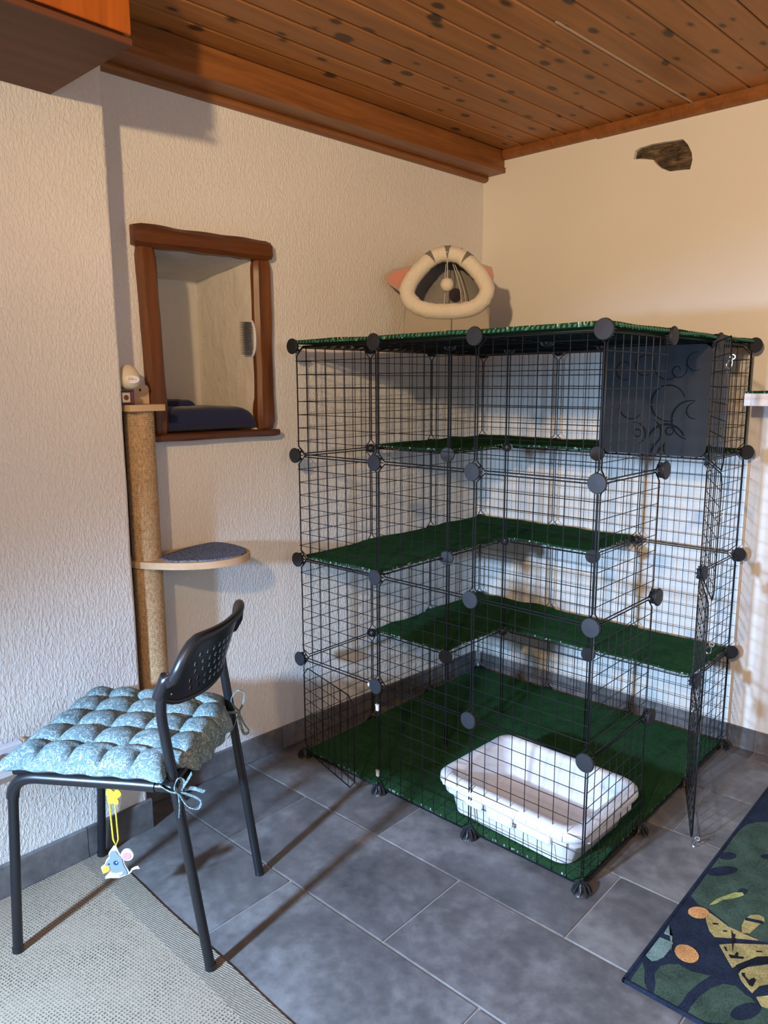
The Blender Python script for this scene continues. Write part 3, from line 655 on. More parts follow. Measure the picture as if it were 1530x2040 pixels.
# ------------------------------------------------------------------ artificial turf mats
def slab(mb, cells, pos, side_mi=1):
    """cells on a lattice; pos(i, j) -> (top point, bottom point)"""
    idx = {}
    def vid(i, j):
        if (i, j) not in idx:
            a, b = pos(i, j); idx[(i, j)] = len(mb.v); mb.v += [tuple(a), tuple(b)]
        return idx[(i, j)]
    for (i, j) in cells:
        q = [vid(i, j), vid(i+1, j), vid(i+1, j+1), vid(i, j+1)]
        mb.f.append(tuple(q)); mb.f.append(tuple(x+1 for x in reversed(q))); mb.mi += [0, 0]
        for (di, dj, a, b) in ((0, -1, 0, 1), (1, 0, 1, 2), (0, 1, 2, 3), (-1, 0, 3, 0)):
            if (i+di, j+dj) not in cells: mb.f.append((q[a], q[b], q[b]+1, q[a]+1)); mb.mi.append(side_mi)
    return mb
def turf_mat(cs, z, label, thick=.007, amp=.003, inset=.010, n=12, over=0, seed=0, curl=.012, parent=None):
    cells = {(i*n+a, j*n+b) for (i, j) in cs for a in range(n) for b in range(n)}
    def has(gi, gj): return (gi, gj) in cells
    def pos(gi, gj):
        q = [has(gi-1, gj-1), has(gi, gj-1), has(gi-1, gj), has(gi, gj)]
        left, rt, fr, bk = q[0] or q[2], q[1] or q[3], q[0] or q[1], q[2] or q[3]
        x, y = gi/n*PX, -gj/n*PY; ins = inset+.004*nz(gi*.9+seed, gj*.9)
        if not left: x += ins
        if not rt: x -= ins
        if not fr: y -= ins
        if not bk: y += ins
        edge = (not left) or (not rt) or (not fr) or (not bk)
        d = amp*(1+nz(x*7+seed, y*7))+(curl*max(0, nz(x*6+seed*2, y*6+3)) if edge and (gi == 0 or gj == 0) else 0)
        d += (curl*.5*max(0, nz(x*5+seed*3, y*5+9)) if edge else 0)
        return (x, y, z+thick+d), (x, y, z+d)
    o = slab(MB(), cells, pos).build('turf_mat', ['turf', 'turf_edge'], None, 40, True)
    return tag(o, label, 'mat', 'green artificial turf mats of the cage')
turf_mat(SHELF[0], .0175, 'large square green turf mat covering the cage floor, litter tray standing on it', curl=0, amp=.001, inset=.006)
turf_mat(SHELF[1], Z0+PZ+.003, 'L-shaped green turf mat on the lowest cage shelf', seed=1.3)
turf_mat(SHELF[2], Z0+2*PZ+.003, 'L-shaped green turf mat on the middle cage shelf reaching the front left', seed=4.1)
turf_mat(SHELF[3], Z0+3*PZ+.003, 'L-shaped green turf mat on the highest inner cage shelf below the black panel', seed=7.7)
top = turf_mat(SHELF[4], Z0+4*PZ+.004, 'square green turf mat on the cage roof with knobbly hem', thick=.012, amp=.003, inset=-.004, seed=2.2, curl=.008)
nubs = MB()
def nub(p, ax): nubs.lathe([(0, -.004), (.0035, -.002), (.004, .002), (.002, .006), (0, .007)], seg=6, X=Matrix.Translation(p) @ Matrix.Rotation(.6, 4, ax))
for k in range(74):
    x = .02+(PX*3-.04)*k/73; nub((x, -PY*3-.0085, Z0+4*PZ+.011+.004*nz(x*7, 3)), 'Y')
for k in range(60):
    y = -PY*3+.03+(PY*3-.06)*k/59; nub((PX*3+.0085, y, Z0+4*PZ+.011+.004*nz(y*7, 6)), 'X')
nb_o = nubs.build('drainage_nubs', 'turf_nub', top, 40); nb_o['kind'] = 'stuff'

# ================================================================== LITTER TRAY
tc = (.842, -.882, .028); rz = math.radians(-2.5)
tray = thing('litter_tray', 'white plastic litter tray with wide rim inside the cage', 'litter tray', tc, rz)
def ring_(hx, hy, z, r, dx=0): return [(x+dx, y, z) for x, y in rrect(hx, hy, r, 7)]
body = MB().loft([ring_(.196, .150, 0, .04), ring_(.204, .157, .004, .045), ring_(.220, .168, .070, .05), ring_(.236, .181, .0715, .055), ring_(.239, .184, .094, .058), ring_(.247, .191, .0945, .06),
                  ring_(.252, .195, .103, .062), ring_(.250, .193, .118, .06), ring_(.240, .184, .127, .056), ring_(.226, .170, .129, .05), ring_(.214, .158, .124, .046), ring_(.207, .150, .105, .044), ring_(.188, .134, .012, .035), ring_(.18, .126, .008, .03)])
X0 = Matrix.Translation(tc) @ Matrix.Rotation(rz, 4, 'Z')
def tbuild(mb, name, mat_, sm=40, label=None):
    mb.v = [tuple(X0 @ Vector(p)) for p in mb.v]; return mb.build(name, mat_, tray, sm, label=label)
tbuild(body, 'basin', 'white_plastic', 50)
for k in range(11):
    x = -.19+.038*k; tbuild(MB().prism([(-.188, .0965), (-.1962, .1015), (-.1966, .108), (-.1948, .1150), (-.190, .1215), (-.184, .122), (-.18, .110)], 0, x-.0165, x+.0165), 'rim_rib', 'white_plastic', 50)
for a, b, zz in ((-.15, -.06, .070), (-.045, .045, .062), (.06, .17, .070)): tbuild(MB().box((a, -.196, zz), (b, -.168, .093), .004), 'clip_bar', 'white_plastic', 0)
tbuild(MB().box((.222, -.12, .072), (.246, .12, .0935), .004), 'clip_bar', 'white_plastic', 0)

# ================================================================== CAT HOUSE ON TOP
hc = Vector((.122, -.418, Z0+4*PZ+.0225)); fd = Vector((.60, -.80, 0)).normalized(); sd = Vector((-fd.y, fd.x, 0))
house = thing('cat_house', 'grey plush cat cave bed with cream furry opening and pink ears on the cage roof', 'cat bed', hc)
def hp(s, z, d): return hc+sd*s+fd*d+Vector((0, 0, z))
NR = 40
def opening(t):  # rounded triangle, centre line of the furry ring
    a = 2*math.pi*t; s = math.sin(a); c = -math.cos(a)      # starts at bottom
    z = .194+.132*c if c > 0 else .194+.079*c
    wid = .146*(1-.42*max(0, c)**1.3)
    return (wid*(abs(s)**.70)*(1 if s >= 0 else -1), z)
def skirt(t, sc=1.0, topz=.352):
    a = 2*math.pi*t; s = math.sin(a); c = -math.cos(a)
    z = topz*(.5+.5*max(-1, min(1, c*1.25))); z = max(z, 0)
    q = z/topz
    wid = .158*sc*(1-.10*q) if q < .45 else .158*sc*(.955-.62*((q-.45)/.55)**2.0)
    return (wid*max(-1, min(1, s*1.35 if q < .9 else s*1.6)), z)
o1 = [opening(k/NR) for k in range(NR)]
rings = []
for (fn, dpt, scx, tz) in ((None, .128, 0, 0), (skirt, .118, 1.0, .345), (skirt, .06, 1.06, .362), (skirt, -.02, 1.06, .355), (skirt, -.09, .96, .31), (skirt, -.135, .75, .22), (skirt, -.15, .45, .12)):
    rg = []
    for k in range(NR):
        if fn is None: s_, z_ = o1[k]; s_ *= .97
        else: s_, z_ = skirt(k/NR, scx, tz)
        tilt = -.10*(z_/.35)                      # the front leans back
        rg.append(hp(s_, z_, dpt+tilt*(1 if dpt > .05 else .2)))
    rings.append(rg)
MB().loft(rings, False, True).build('shell', 'house_grey', house, 60)
inr = [[hc+(p-hc)*f_+Vector((0, 0, .004)) for p in rings[i]] for i, f_ in ((0, .985), (2, .93), (3, .93), (4, .92), (5, .9), (6, .9))]
inr[0] = [p-fd*.006 for p in rings[0]]
MB().loft(inr, False, True).build('lining', 'house_lining', house, 60)
rp = []
for k in range(72):
    s_, z_ = opening(k/72); rp.append(hp(s_, z_, .132-.10*(z_/.35)))
rm = MB().tube(rp, .0285, 14, closed=True, up=(0, 0, 1), scales=[1+.06*nz(k*.7, 1)+.04*nz(k*2.1, 4) for k in range(72)])
MB().tube([hp(.016, .012, .131), hp(.017, .05, .120), hp(.018, .10, .108)], .0012, 5).build('body_seam', 'house_stripe', house, 50)
rm.v = [tuple(Vector(v_)+Vector((nz(v_[0]*60, v_[1]*60, v_[2]*60), nz(v_[1]*60, v_[2]*60+9, v_[0]*60), nz(v_[2]*60, v_[0]*60+5, v_[1]*60)))*.0036) for v_ in rm.v]
rim = rm.build('furry_rim', 'plush_cream', house, 80)
for kk in (29.5, 36, 42.5):         # grey stripe wedges on the rim top
    k0 = int(kk); c0 = Vector(rp[k0 % 72]); tdir = (Vector(rp[(k0+1) % 72])-Vector(rp[k0-1])).normalized()
    outw = (c0-hp(0, .22, .08)); outw = (outw-tdir*outw.dot(tdir)).normalized(); frn = tdir.cross(outw).normalized()
    if frn.dot(fd) < 0: frn = -frn
    vs = []; 
    for q in range(7):
        a = math.radians(100-27*q); hw = .0165*(1-q/6)+.0006
        e = outw*math.sin(a)*.0305+frn*math.cos(a)*.0305
        vs += [c0+e-tdir*hw, c0+e+tdir*hw]
    MB().add(vs, [(2*q, 2*q+1, 2*q+3, 2*q+2) for q in range(6)]).build('stripe', 'house_stripe', rim, 60, False, label='grey tabby stripe')
def ear(sg, ext, name='ear'):
    pts_ = [(.120*sg, .290), ((.150+ext*.60)*sg, .276), ((.150+ext)*sg, .243), ((.150+ext*.72)*sg, .218), (.140*sg, .170)]
    e = MB().loft([[hp(s_, z_, .045+.002*i) for i, (s_, z_) in enumerate(pts_)], [hp(s_*.99, z_, .033) for s_, z_ in pts_]])
    eo = e.build(name, 'house_grey', house, 30)
    MB().add([hp(.150*sg+(s_-.150*sg)*.9, .215+(z_-.215)*.86, .051) for s_, z_ in pts_], [tuple(range(5))]).build('inner_ear', 'ear_pink', eo, 0, False, label='pink inside of the ear')
ear(-1, .086); ear(1, .022)
for sx_ in (-.012, .046, .060):   # seams and cords inside
    MB().tube([hp(sx_*.4, .30, .01), hp(sx_*.8, .25, -.015), hp(sx_+.004, .20, -.03), hp(sx_*1.25, .12, -.04)], .0016, 5).build('lining_cord', 'cord_white', house, 50)
MB().tube([hp(0, .318, .055), hp(.001, .27, .058), hp(0, .235, .06)], .0014, 6).build('pompom_string', 'cord_white', house, 50)
pm = MB().lathe([(.0245*math.sin(math.pi*k/14), -.0245*math.cos(math.pi*k/14)) for k in range(15)], seg=22)
pm.v = [tuple(Vector(v_)*(1+.07*nz(v_[0]*140, v_[1]*140, v_[2]*140))+hp(0, .214, .06)) for v_ in pm.v]
pm.build('pompom', 'plush_cream', house, 80)

# ================================================================== CHAIR
A, B, Cf, Df = Vector((.595, -1.888, 0)), Vector((.403, -1.596, 0)), Vector((.212, -2.163, 0)), Vector((.012, -1.852, 0))
RZ = .008      # rug thickness under most legs
bmid = (A+B)/2; Fv = ((Cf+Df)/2-bmid).normalized(); Wv = Vector((Fv.y, -Fv.x, 0)); Wv = Wv if Wv.dot(B-A) > 0 else -Wv
chair = thing('chair', 'black metal chair with perforated plastic backrest at the left wall', 'chair', (bmid.x, bmid.y, 0))
dAC, dBD = (Cf-A).normalized(), (Df-B).normalized()
def bez(a, b, c, n=7): return [a.lerp(b, k/n).lerp(b.lerp(c, k/n), k/n) for k in range(n+1)]
def up_(p, z): return Vector((p.x, p.y, z))
TR = .0115
for P0, d, z0 in ((A, dAC, RZ), (B, dBD, 0)):
    bend = up_(P0+d*.087, .632); topp = up_(P0+d*.040, .775)
    lower = up_(P0+d*.079, .585); upper = up_(P0+d*.078, .672); topp = up_(P0+d*.068, .698)
    MB().tube([up_(P0, z0+.001)]+[up_(P0, z0).lerp(lower, k/4) for k in range(1, 4)]+bez(lower, bend, upper)+[topp], TR, 14).build('rear_leg', 'chair_tube', chair, 50)
    MB().lathe([(0, 0), (TR+.0012, .0005), (TR+.0012, .012), (0, .013)], (P0.x, P0.y, z0), 14).build('foot_cap', 'chair_plastic', chair, 40)
for P0, Q0, d, z0 in ((A, Cf, dAC, RZ), (B, Df, dBD, RZ if True else 0)):
    foot = up_(Q0, z0+.001); knee0 = up_(Q0-d*.024, .395); knee = up_(Q0-d*.028, .4565); knee1 = up_(Q0-d*.090, .4575); end = up_(P0+d*.062, .4530)
    MB().tube([foot, foot.lerp(knee0, .5)]+bez(knee0, knee, knee1, 9)+[knee1.lerp(end, .5), end], TR, 14).build('front_leg', 'chair_tube', chair, 50)
    MB().lathe([(0, 0), (TR+.0012, .0005), (TR+.0012, .012), (0, .013)], (Q0.x, Q0.y, z0), 14).build('foot_cap', 'chair_plastic', chair, 40)
def cp(f_, w_, z): return bmid+Fv*f_+Wv*w_+Vector((0, 0, z))
MB().tube([cp(.062, -.172, .447), cp(.062, .172, .447)], .009, 10).build('cross_bar', 'chair_tube', chair, 50)
seat_pts = [(.07, -.172), (.30, -.182), (.445, -.186), (.452, -.17), (.452, .17), (.445, .182), (.30, .178), (.07, .168)]
MB().loft([[cp(f_, w_*.985, .460) for f_, w_ in seat_pts], [cp(f_, w_, .464) for f_, w_ in seat_pts], [cp(f_, w_, .470) for f_, w_ in seat_pts], [cp(f_, w_*.985, .472) for f_, w_ in seat_pts]]).build('seat', 'chair_plastic', chair, 40)
for sgn, P0, d, Q0 in ((-1, A, dAC, Cf), (1, B, dBD, Df)):      # plastic lip of the seat around the rail
    MB().tube(bez(up_(Q0-d*.0245, .405), up_(Q0-d*.028, .4575), up_(Q0-d*.090, .4578), 9)+[up_(P0+d*.16, .456), up_(P0+d*.105, .4545)], .0142, 14).build('seat_lip', 'chair_plastic', chair, 50)
na, nb2 = 44, 15
holes = {(i, j) for j in (2, 4, 6, 8, 10) for i in range(7+(j//2 % 2), 38, 2+1)}
cells = {(i, j) for i in range(na) for j in range(nb2)} - holes
def bpos(i, j):
    a, b = i/na, j/nb2
    n0, n1 = A+dAC*.087, B+dBD*.087; t0, t1 = A+dAC*.036, B+dBD*.036
    z = .640+.142*b; e = abs(2*a-1)
    zz = z-(.016*(1-b) if False else 0)+(.012*(1-e**2)*(-(1-b)) )
    lo, hi = n0.lerp(n1, a), t0.lerp(t1, a); p = lo.lerp(hi, b)
    p = p-Fv*.050*(1-e**2.2)
    rc = .052*max(0, (e-.70)/.30)**2.2; zz = zz-(rc*b if b > .5 else 0)+(rc*.4*(1-b) if b < .5 else 0)
    q = up_(p, zz)
    return q+Fv*.0021, q-Fv*.0021
bk = slab(MB(), cells, bpos, 0)
back = bk.build('backrest', 'chair_plastic', chair, 40)
def bm_pt(a, b):
    i, j = a*na, b*nb2; p, q = bpos(i, j); return (p+q)/2
edge = [bm_pt(.0, .0+.1*k) for k in range(0, 10)]+[bm_pt(k/24, 1.0) for k in range(0, 25)]+[bm_pt(1, 1-.1*k) for k in range(1, 11)]
MB().tube(edge, .0148, 12, scales=[1]*10+[1-.32*math.sin(math.pi*k/24) for k in range(25)]+[1]*10).build('rolled_edge', 'chair_plastic', back, 60)
MB().tube([bm_pt(k/24, 0) for k in range(25)], .0065, 8).build('lower_edge', 'chair_plastic', back, 60)
MB().lathe([(0, 0), (.003, .0005), (.002, .002), (0, .0025)], seg=8, X=Matrix.Translation(bm_pt(.02, .06)+Wv*.014-Fv*.012) @ zq(-Fv).to_matrix().to_4x4()).build('rivet', 'chrome', back, 40)

# ------------------------------------------------------------------ seat cushion
cush = thing('seat_cushion', 'pale blue patterned tufted seat cushion tied to the black chair', 'cushion', cp(.26, 0, .4725))
NU = 70; cz = .4735
def cpos(u, v, topside):
    f0_ = .078-.050*max(0, 1-(abs(2*v-1)/.72)**8); f_ = f0_+(.462-f0_)*u; w_ = -.205+.407*v
    eu, ev = 2*u-1, 2*v-1
    cor = (abs(eu)*abs(ev))**6; f_ += .010*max(0, eu)*cor; w_ += .012*ev*cor
    f_ += .004*math.sin(11*math.pi*v+1)*abs(eu)**8*eu; w_ += .004*math.sin(11*math.pi*u)*abs(ev)**8*ev
    ed = (1-abs(eu)**7)*(1-abs(ev)**7); ed = max(ed, 0)**.38
    sag = .024*max(0, min(1, (.056-f_)/.026))
    if not topside: return cp(f_, w_, cz+.012*(1-ed)+.0005-sag)
    s1, s2 = abs(math.sin(5*math.pi*u)), abs(math.sin(5*math.pi*v))
    puff = (s1**.55*.5+s2**.55*.5)*.55+(s1*s2)**.4*.45
    bu = min(abs(u*5-round(u*5)), .5); bv = min(abs(v*5-round(v*5)), .5)
    dimple = math.exp(-(bu*bu+bv*bv)/.012) if 0 < round(u*5) < 5 and 0 < round(v*5) < 5 else 0
    z = cz+.012+ed*(.021+.027*puff-.014*dimple)+.002*nz(u*14, v*14)*ed
    return cp(f_, w_, z-sag*.8)
mb = MB(); N1 = NU+1
mb.v = [tuple(cpos(i/NU, j/NU, True)) for i in range(N1) for j in range(N1)]+[tuple(cpos(i/NU, j/NU, False)) for i in range(N1) for j in range(N1)]
q = lambda i, j: i*N1+j; off = N1*N1
mb.f = [(q(i, j), q(i+1, j), q(i+1, j+1), q(i, j+1)) for i in range(NU) for j in range(NU)]+[(off+q(i, j+1), off+q(i+1, j+1), off+q(i+1, j), off+q(i, j)) for i in range(NU) for j in range(NU)]
for i in range(NU):
    for (a, b) in ((q(i, 0), q(i+1, 0)), (q(i+1, NU), q(i, NU)), (q(0, i+1), q(0, i)), (q(NU, i), q(NU, i+1))): mb.f.append((b, a, a+off, b+off))
mb.mi = [0]*len(mb.f)
mb.build('pad', 'cushion_fabric', cush, 70, True, merge=True)
rv = Vector((.738, .675, 0)); cv = Vector((.675, -.738, 0))     # ribbons hang in the plane facing the room
def ribbon(k0, pts_, wd=.0055, name='tie'):
    path = [k0+rv*a+Vector((0, 0, b))+cv*c for a, b, c in pts_]
    sm = []
    for i in range(len(path)-1):
        p0, p1, p2, p3 = path[max(i-1, 0)], path[i], path[i+1], path[min(i+2, len(path)-1)]
        for k in range(5):
            t_ = k/5; sm.append(.5*((2*p1)+(p2-p0)*t_+(2*p0-5*p1+4*p2-p3)*t_*t_+(3*p1-p0-3*p2+p3)*t_**3))
    sm.append(path[-1])
    return MB().sweep(sm, [(-wd, -.0009), (wd, -.0009), (wd, .0009), (-wd, .0009)], up=tuple(rv+Vector((0, 0, .3)))).build(name, 'cushion_fabric', cush, 50)
kn = Vector((.548, -1.922, .452))+cv*.020+rv*.012
ribbon(kn, [(-.045, .010, -.012), (-.02, .004, .002), (0, 0, .002)])
ribbon(kn, [(0, 0, 0), (.02, -.022, .012), (.042, -.030, .010), (.046, -.016, .004), (.02, -.004, 0), (0, 0, 0)])
ribbon(kn, [(0, 0, 0), (-.006, .02, .012), (.002, .040, .010), (.010, .028, .002), (0, 0, 0)])
ribbon(kn, [(0, 0, .002), (.002, -.025, .006), (.0, -.052, .008)]); ribbon(kn, [(0, 0, 0), (.022, .008, -.006), (.052, -.004, -.012)]); ribbon(kn, [(.006, .01, 0), (.018, .028, .004), (.030, .048, .002)])
kf = Vector((.348, -1.632, .475))+cv*.012+rv*.026
ribbon(kf, [(-.050, .004, 0), (-.03, .003, .010), (0, 0, .004)], .005)
ribbon(kf, [(0, 0, 0), (-.018, .034, .006), (-.002, .062, .006), (.016, .052, .002), (.010, .02, 0), (0, 0, 0)], .004)
ribbon(kf, [(0, 0, 0), (.014, -.030, .008), (.026, -.052, .006), (.012, -.060, .002), (.002, -.03, 0), (0, 0, 0)], .004)
ribbon(kf, [(0, 0, .002), (-.012, -.035, .006), (-.030, -.072, .004)], .004)

# ------------------------------------------------------------------ hanging mouse toy
mo = Vector((.300, -1.950, 0)); mr = Vector((.70, .714, 0)).normalized(); mf = Vector((.714, -.70, 0)).normalized()
toy = thing('mouse_toy', 'grey toy mouse with pink ear hanging from a yellow cord under the chair', 'toy', (mo.x, mo.y, .118))
def mp(a, z, d=0): return mo+mr*a+Vector((0, 0, z))+mf*d
def plate(pts_, d0, d1, name, mat_, parent): return MB().loft([[mp(a, z, d0) for a, z in pts_], [mp(a, z, d1) for a, z in pts_]]).build(name, mat_, parent, 40)
MB().tube([mp(-.004, .452), mp(-.003, .385), mp(0, .362)], .0012, 6).build('cord', 'toy_yellow', toy, 50)
bf = []
for k in range(28):
    a = 2*math.pi*k/28; r_ = .0185*(.55+.45*abs(math.sin(2*a+.3)))*(1.15 if math.sin(a) > 0 else .85); bf.append((.004+r_*math.cos(a)*1.05, .343+r_*math.sin(a)*1.3))
plate(bf, -.003, .003, 'butterfly_bead', 'toy_yellow', toy)
MB().tube([mp(-.0065, .335), mp(-.0055, .28), mp(-.004, .232), mp(.002, .216), mp(.0085, .232), mp(.0075, .28), mp(.0065, .335)], .0021, 6).build('loop', 'toy_yellow', toy, 50)
S_ = .000150      # sketch units to metres
def sk(pts_): return [((x-645)*S_+.003, .214-(y-1215)*S_) for x, y in pts_]
body_o = sk([(600, 1210), (640, 1225), (670, 1320), (690, 1375), (745, 1400), (750, 1540), (800, 1650), (815, 1690), (780, 1740), (650, 1790), (430, 1785), (425, 1770), (490, 1700), (510, 1660), (395, 1690), (370, 1590), (430, 1545), (470, 1450), (515, 1410), (510, 1340), (545, 1285)])
body_i = sk([(600, 1290), (635, 1300), (660, 1360), (720, 1420), (735, 1540), (785, 1660), (790, 1715), (640, 1755), (610, 1740), (520, 1640), (500, 1560), (440, 1540), (490, 1460), (530, 1420), (525, 1345), (560, 1295)])
back_p = plate(body_o, -.0030, .0005, 'backing', 'toy_white', toy)
plate(body_i, .0005, .0035, 'body', 'toy_grey', toy)
circ = lambda cx, cy, r_, n_=20: [(cx+r_*math.cos(2*math.pi*k/n_), cy+r_*math.sin(2*math.pi*k/n_)) for k in range(n_)]
e_ = plate(sk(circ(808, 1378, 102)), -.003, .002, 'ear', 'toy_white', toy); plate(sk(circ(800, 1390, 68)), .002, .0035, 'inner_ear', 'toy_pink', e_)
plate(sk(circ(622, 1500, 38)), .0035, .0050, 'eye', 'toy_eye', toy); plate(sk(circ(640, 1490, 12, 10)), .0050, .0056, 'eye_glint', 'toy_white', toy); plate(sk(circ(508, 1520, 16, 10)), .0035, .0045, 'eye', 'toy_eye', toy)
plate(sk([(400, 1590), (455, 1545), (515, 1560), (525, 1620), (480, 1660), (405, 1685)]), .0005, .0050, 'cheese', 'toy_orange', toy)
plate(sk([(500, 1670), (620, 1690), (725, 1665), (725, 1695), (640, 1745), (520, 1765), (440, 1775)]), .0035, .0048, 'paws', 'toy_white', toy)
tl = MB().sweep([mp(*p, 0) for p in sk([(790, 1730), (845, 1690), (870, 1640), (920, 1610), (975, 1600)])], [(-.0009, -.0016), (.0009, -.0016), (.0009, .0016), (-.0009, .0016)], up=(0, 0, 1)).build('tail', 'toy_white', toy, 40)
MB().sweep([mp(*p, 0) for p in sk([(880, 1650), (930, 1630), (990, 1630)])], [(-.0008, -.0013), (.0008, -.0013), (.0008, .0013), (-.0008, .0013)], up=(0, 0, 1)).build('tail_tip', 'toy_white', tl, 40)

# ================================================================== RUGS
rug = thing('woven_rug', 'beige cotton woven rug under the black chair', 'rug', (.8, -2.5, 0))
def rug_grid(x0, x1, y0, y1, nx, ny, zt, name, mat_, fold=False):
    mb = MB()
    cells = {(i, j) for i in range(nx) for j in range(ny)}
    def pos(i, j):
        x = x0+(x1-x0)*i/nx; y = y0+(y1-y0)*j/ny
        if y > -1.95: y += -.022*(x+.01)/.85+.004*nz(x*4, 1)
        d = .0012*(1+nz(x*6, y*6)); return (x, y, zt+d), (x, y, .0005)
    return slab(mb, cells, pos, 0).build(name, mat_, rug, 40)
rug_grid(-.006, 2.1, YB+.05, -1.905, 40, 22, .0045, 'weave_field', 'rug_weave')
rug_grid(-.006, 2.1, -1.905, -1.836, 40, 3, .0050, 'hem_band', 'rug_hem')

prug = thing('patterned_rug', 'dark blue rug printed with green leaves and yellow shapes at the right', 'rug', (1.8, -.7, 0))
base_ = MB().box((1.314, -1.280, .0005), (2.4, -.03, .009), .002).build('pile_field', 'pile_navy', prug, 0)
for lo, hi in (((1.306, -1.288, .0005), (1.316, -.022, .0105)), ((1.306, -1.288, .0005), (2.4, -1.278, .0105))): MB().box(lo, hi, .003).build('bound_edge', 'pile_navy', prug, 0)
for k, (c_, pl) in enumerate(MOTIFS):
    pl = [(max(x, 1.3165), max(y, -1.2775)) for x, y in pl]
    MB().prism(pl, 2, .0088, .0092+.00009*k).build('printed_motif', 'pile_'+c_, prug, 0)

rr2 = random.Random(5)
for k in range(46):           # the print goes on beyond the edge of the photo
    cx_, cy_ = 1.72+.66*rr2.random(), -1.22+1.14*rr2.random(); L_, W_, a_ = .05+.07*rr2.random(), .018+.022*rr2.random(), rr2.random()*6.28
    pl = [(cx_+L_*math.cos(q_)*math.cos(a_)-W_*math.sin(q_)*math.sin(a_), cy_+L_*math.cos(q_)*math.sin(a_)+W_*math.sin(q_)*math.cos(a_)) for q_ in [2*math.pi*i_/14 for i_ in range(14)]]
    if max(p[0] for p in pl) > 2.38 or min(p[0] for p in pl) < 1.60 or min(p[1] for p in pl) < -1.27 or max(p[1] for p in pl) > -.04: continue
    MB().prism(pl, 2, .0088, .0116+.00004*k).build('printed_motif', 'pile_'+('green', 'green', 'green', 'mint', 'yellow', 'orange', 'green')[k % 7], prug, 0)

# ================================================================== SCRATCHING POST WITH STEP
pc = Vector((-.070, -1.610, 0)); sp = thing('scratching_post', 'wall-mounted sisal scratching post with round felt step', 'scratching post', (pc.x, pc.y, .22))
prof = []
zz = .24
while zz < 1.252: prof += [(.0405, zz), (.0432, zz+.0026)]; zz += .0052
MB().lathe([(.036, .24)]+prof+[(.036, 1.2535)], (pc.x, pc.y, 0), 28).build('sisal_post', 'sisal', sp, 60)
MB().box((lx(-1.61)+.001, -1.668, .20), (lx(-1.61)+.016, -1.572, 1.26), .002).build('wall_batten', 'beam_brown', sp, 0)
MB().loft([[(pc.x+x, pc.y+y, z) for x, y in rrect(.056, .056, .006, 3)] for z in (1.2535, 1.2715)]).build('top_plate', 'birch', sp, 30)
blk = MB().prism([(-1.600, 1.272), (-1.552, 1.272), (-1.552, 1.318), (-1.558, 1.326), (-1.594, 1.326), (-1.600, 1.318)], 0, lx(-1.6)+.016, lx(-1.6)+.034).build('wall_bracket', 'birch', sp, 30)
MB().lathe([(0, 0), (.004, 0), (.003, .001), (0, .0012)], seg=10, X=Matrix.Translation((lx(-1.6)+.0345, -1.580, 1.312)) @ Matrix.Rotation(math.pi/2, 4, 'Y')).build('screw', 'box_dark', blk, 40)
ctrl = [(-.118, -1.650), (-.06, -1.660), (-.02, -1.645), (.030, -1.612), (.075, -1.574), (.110, -1.528), (.130, -1.470), (.128, -1.407), (.100, -1.360), (.050, -1.334), (-.020, -1.326), (-.080, -1.336), (-.108, -1.360), (-.112, -1.50)]
def smooth_poly(c, n=5):
    out = []; L = len(c)
    for i in range(L):
        p0, p1, p2, p3 = [Vector(c[(i+d) % L]) for d in (-1, 0, 1, 2)]
        for k in range(n):
            t_ = k/n; out.append(tuple(.5*((2*p1)+(p2-p0)*t_+(2*p0-5*p1+4*p2-p3)*t_*t_+(3*p1-p0-3*p2+p3)*t_**3)))
    return out
so = smooth_poly(ctrl)
step = MB().loft([[(x, y, .800) for x, y in so], [(x, y, .802) for x, y in so], [(x, y, .818) for x, y in so], [(x*.997, y, .820) for x, y in so]]).build('step_board', 'birch', sp, 30)
fe = smooth_poly([(-.03, -1.588), (.030, -1.592), (.068, -1.560), (.100, -1.520), (.119, -1.468), (.117, -1.410), (.092, -1.368), (.046, -1.345), (-.020, -1.337), (-.072, -1.346), (-.096, -1.370), (-.090, -1.45), (-.06, -1.54)])
MB().prism(fe, 2, .820, .8245).build('felt_pad', 'felt_blue', step, 30, label='blue grey felt pad')
bx = thing('gift_box', 'tiny dark box with cream picture and purple side on the scratching post', 'box', (-.058, -1.650, 1.2715))
MB().box((-.080, -1.680, 1.2717), (-.036, -1.640, 1.3115), .0015).build('carton', 'box_dark', bx, 0)
MB().box((-.0362, -1.676, 1.279), (-.0354, -1.652, 1.3055)).build('picture', 'box_print', bx, 0)
MB().prism(circ(-1.664, 1.292, .0075, 10), 0, -.0354, -.0350).build('emblem', 'box_brown', bx, 0)
MB().box((-.0362, -1.650, 1.276), (-.0354, -1.641, 1.3085)).build('purple_band', 'box_purple', bx, 0)
eg = thing('egg_ornament', 'cream egg-shaped ornament with white label standing on the tiny box', 'ornament', (-.060, -1.641, 1.312))
ep = [(max(0, .0330*math.sin(math.pi*k/20)*(1-.20*math.cos(math.pi*(1-k/20)) )), .036-.036*math.cos(math.pi*k/20)) for k in range(21)]
ep[0] = (.012, .0004); MB().lathe(ep, (-.060, -1.641, 1.3117), 26).build('egg_shell', 'egg_cream', eg, 60)
lbl = []
for k in range(20):
    a = 2*math.pi*k/20; lbl.append((.0200*math.cos(a), .0110*math.sin(a)))
cdir = Vector((.90, -.42, 0)).normalized(); cs_ = Vector((.42, .90, 0))
lc = Vector((-.060, -1.641, 1.3117+.030))+cdir*.0335+cs_*.008
lb = MB().loft([[lc+cs_*a+Vector((0, 0, b))-cdir*(0.0062*(a/.0200)**2) for a, b in lbl], [lc+cs_*a+Vector((0, 0, b))+cdir*(.0012-0.0062*(a/.0200)**2) for a, b in lbl]]).build('label_plate', 'toy_white', eg, 40)
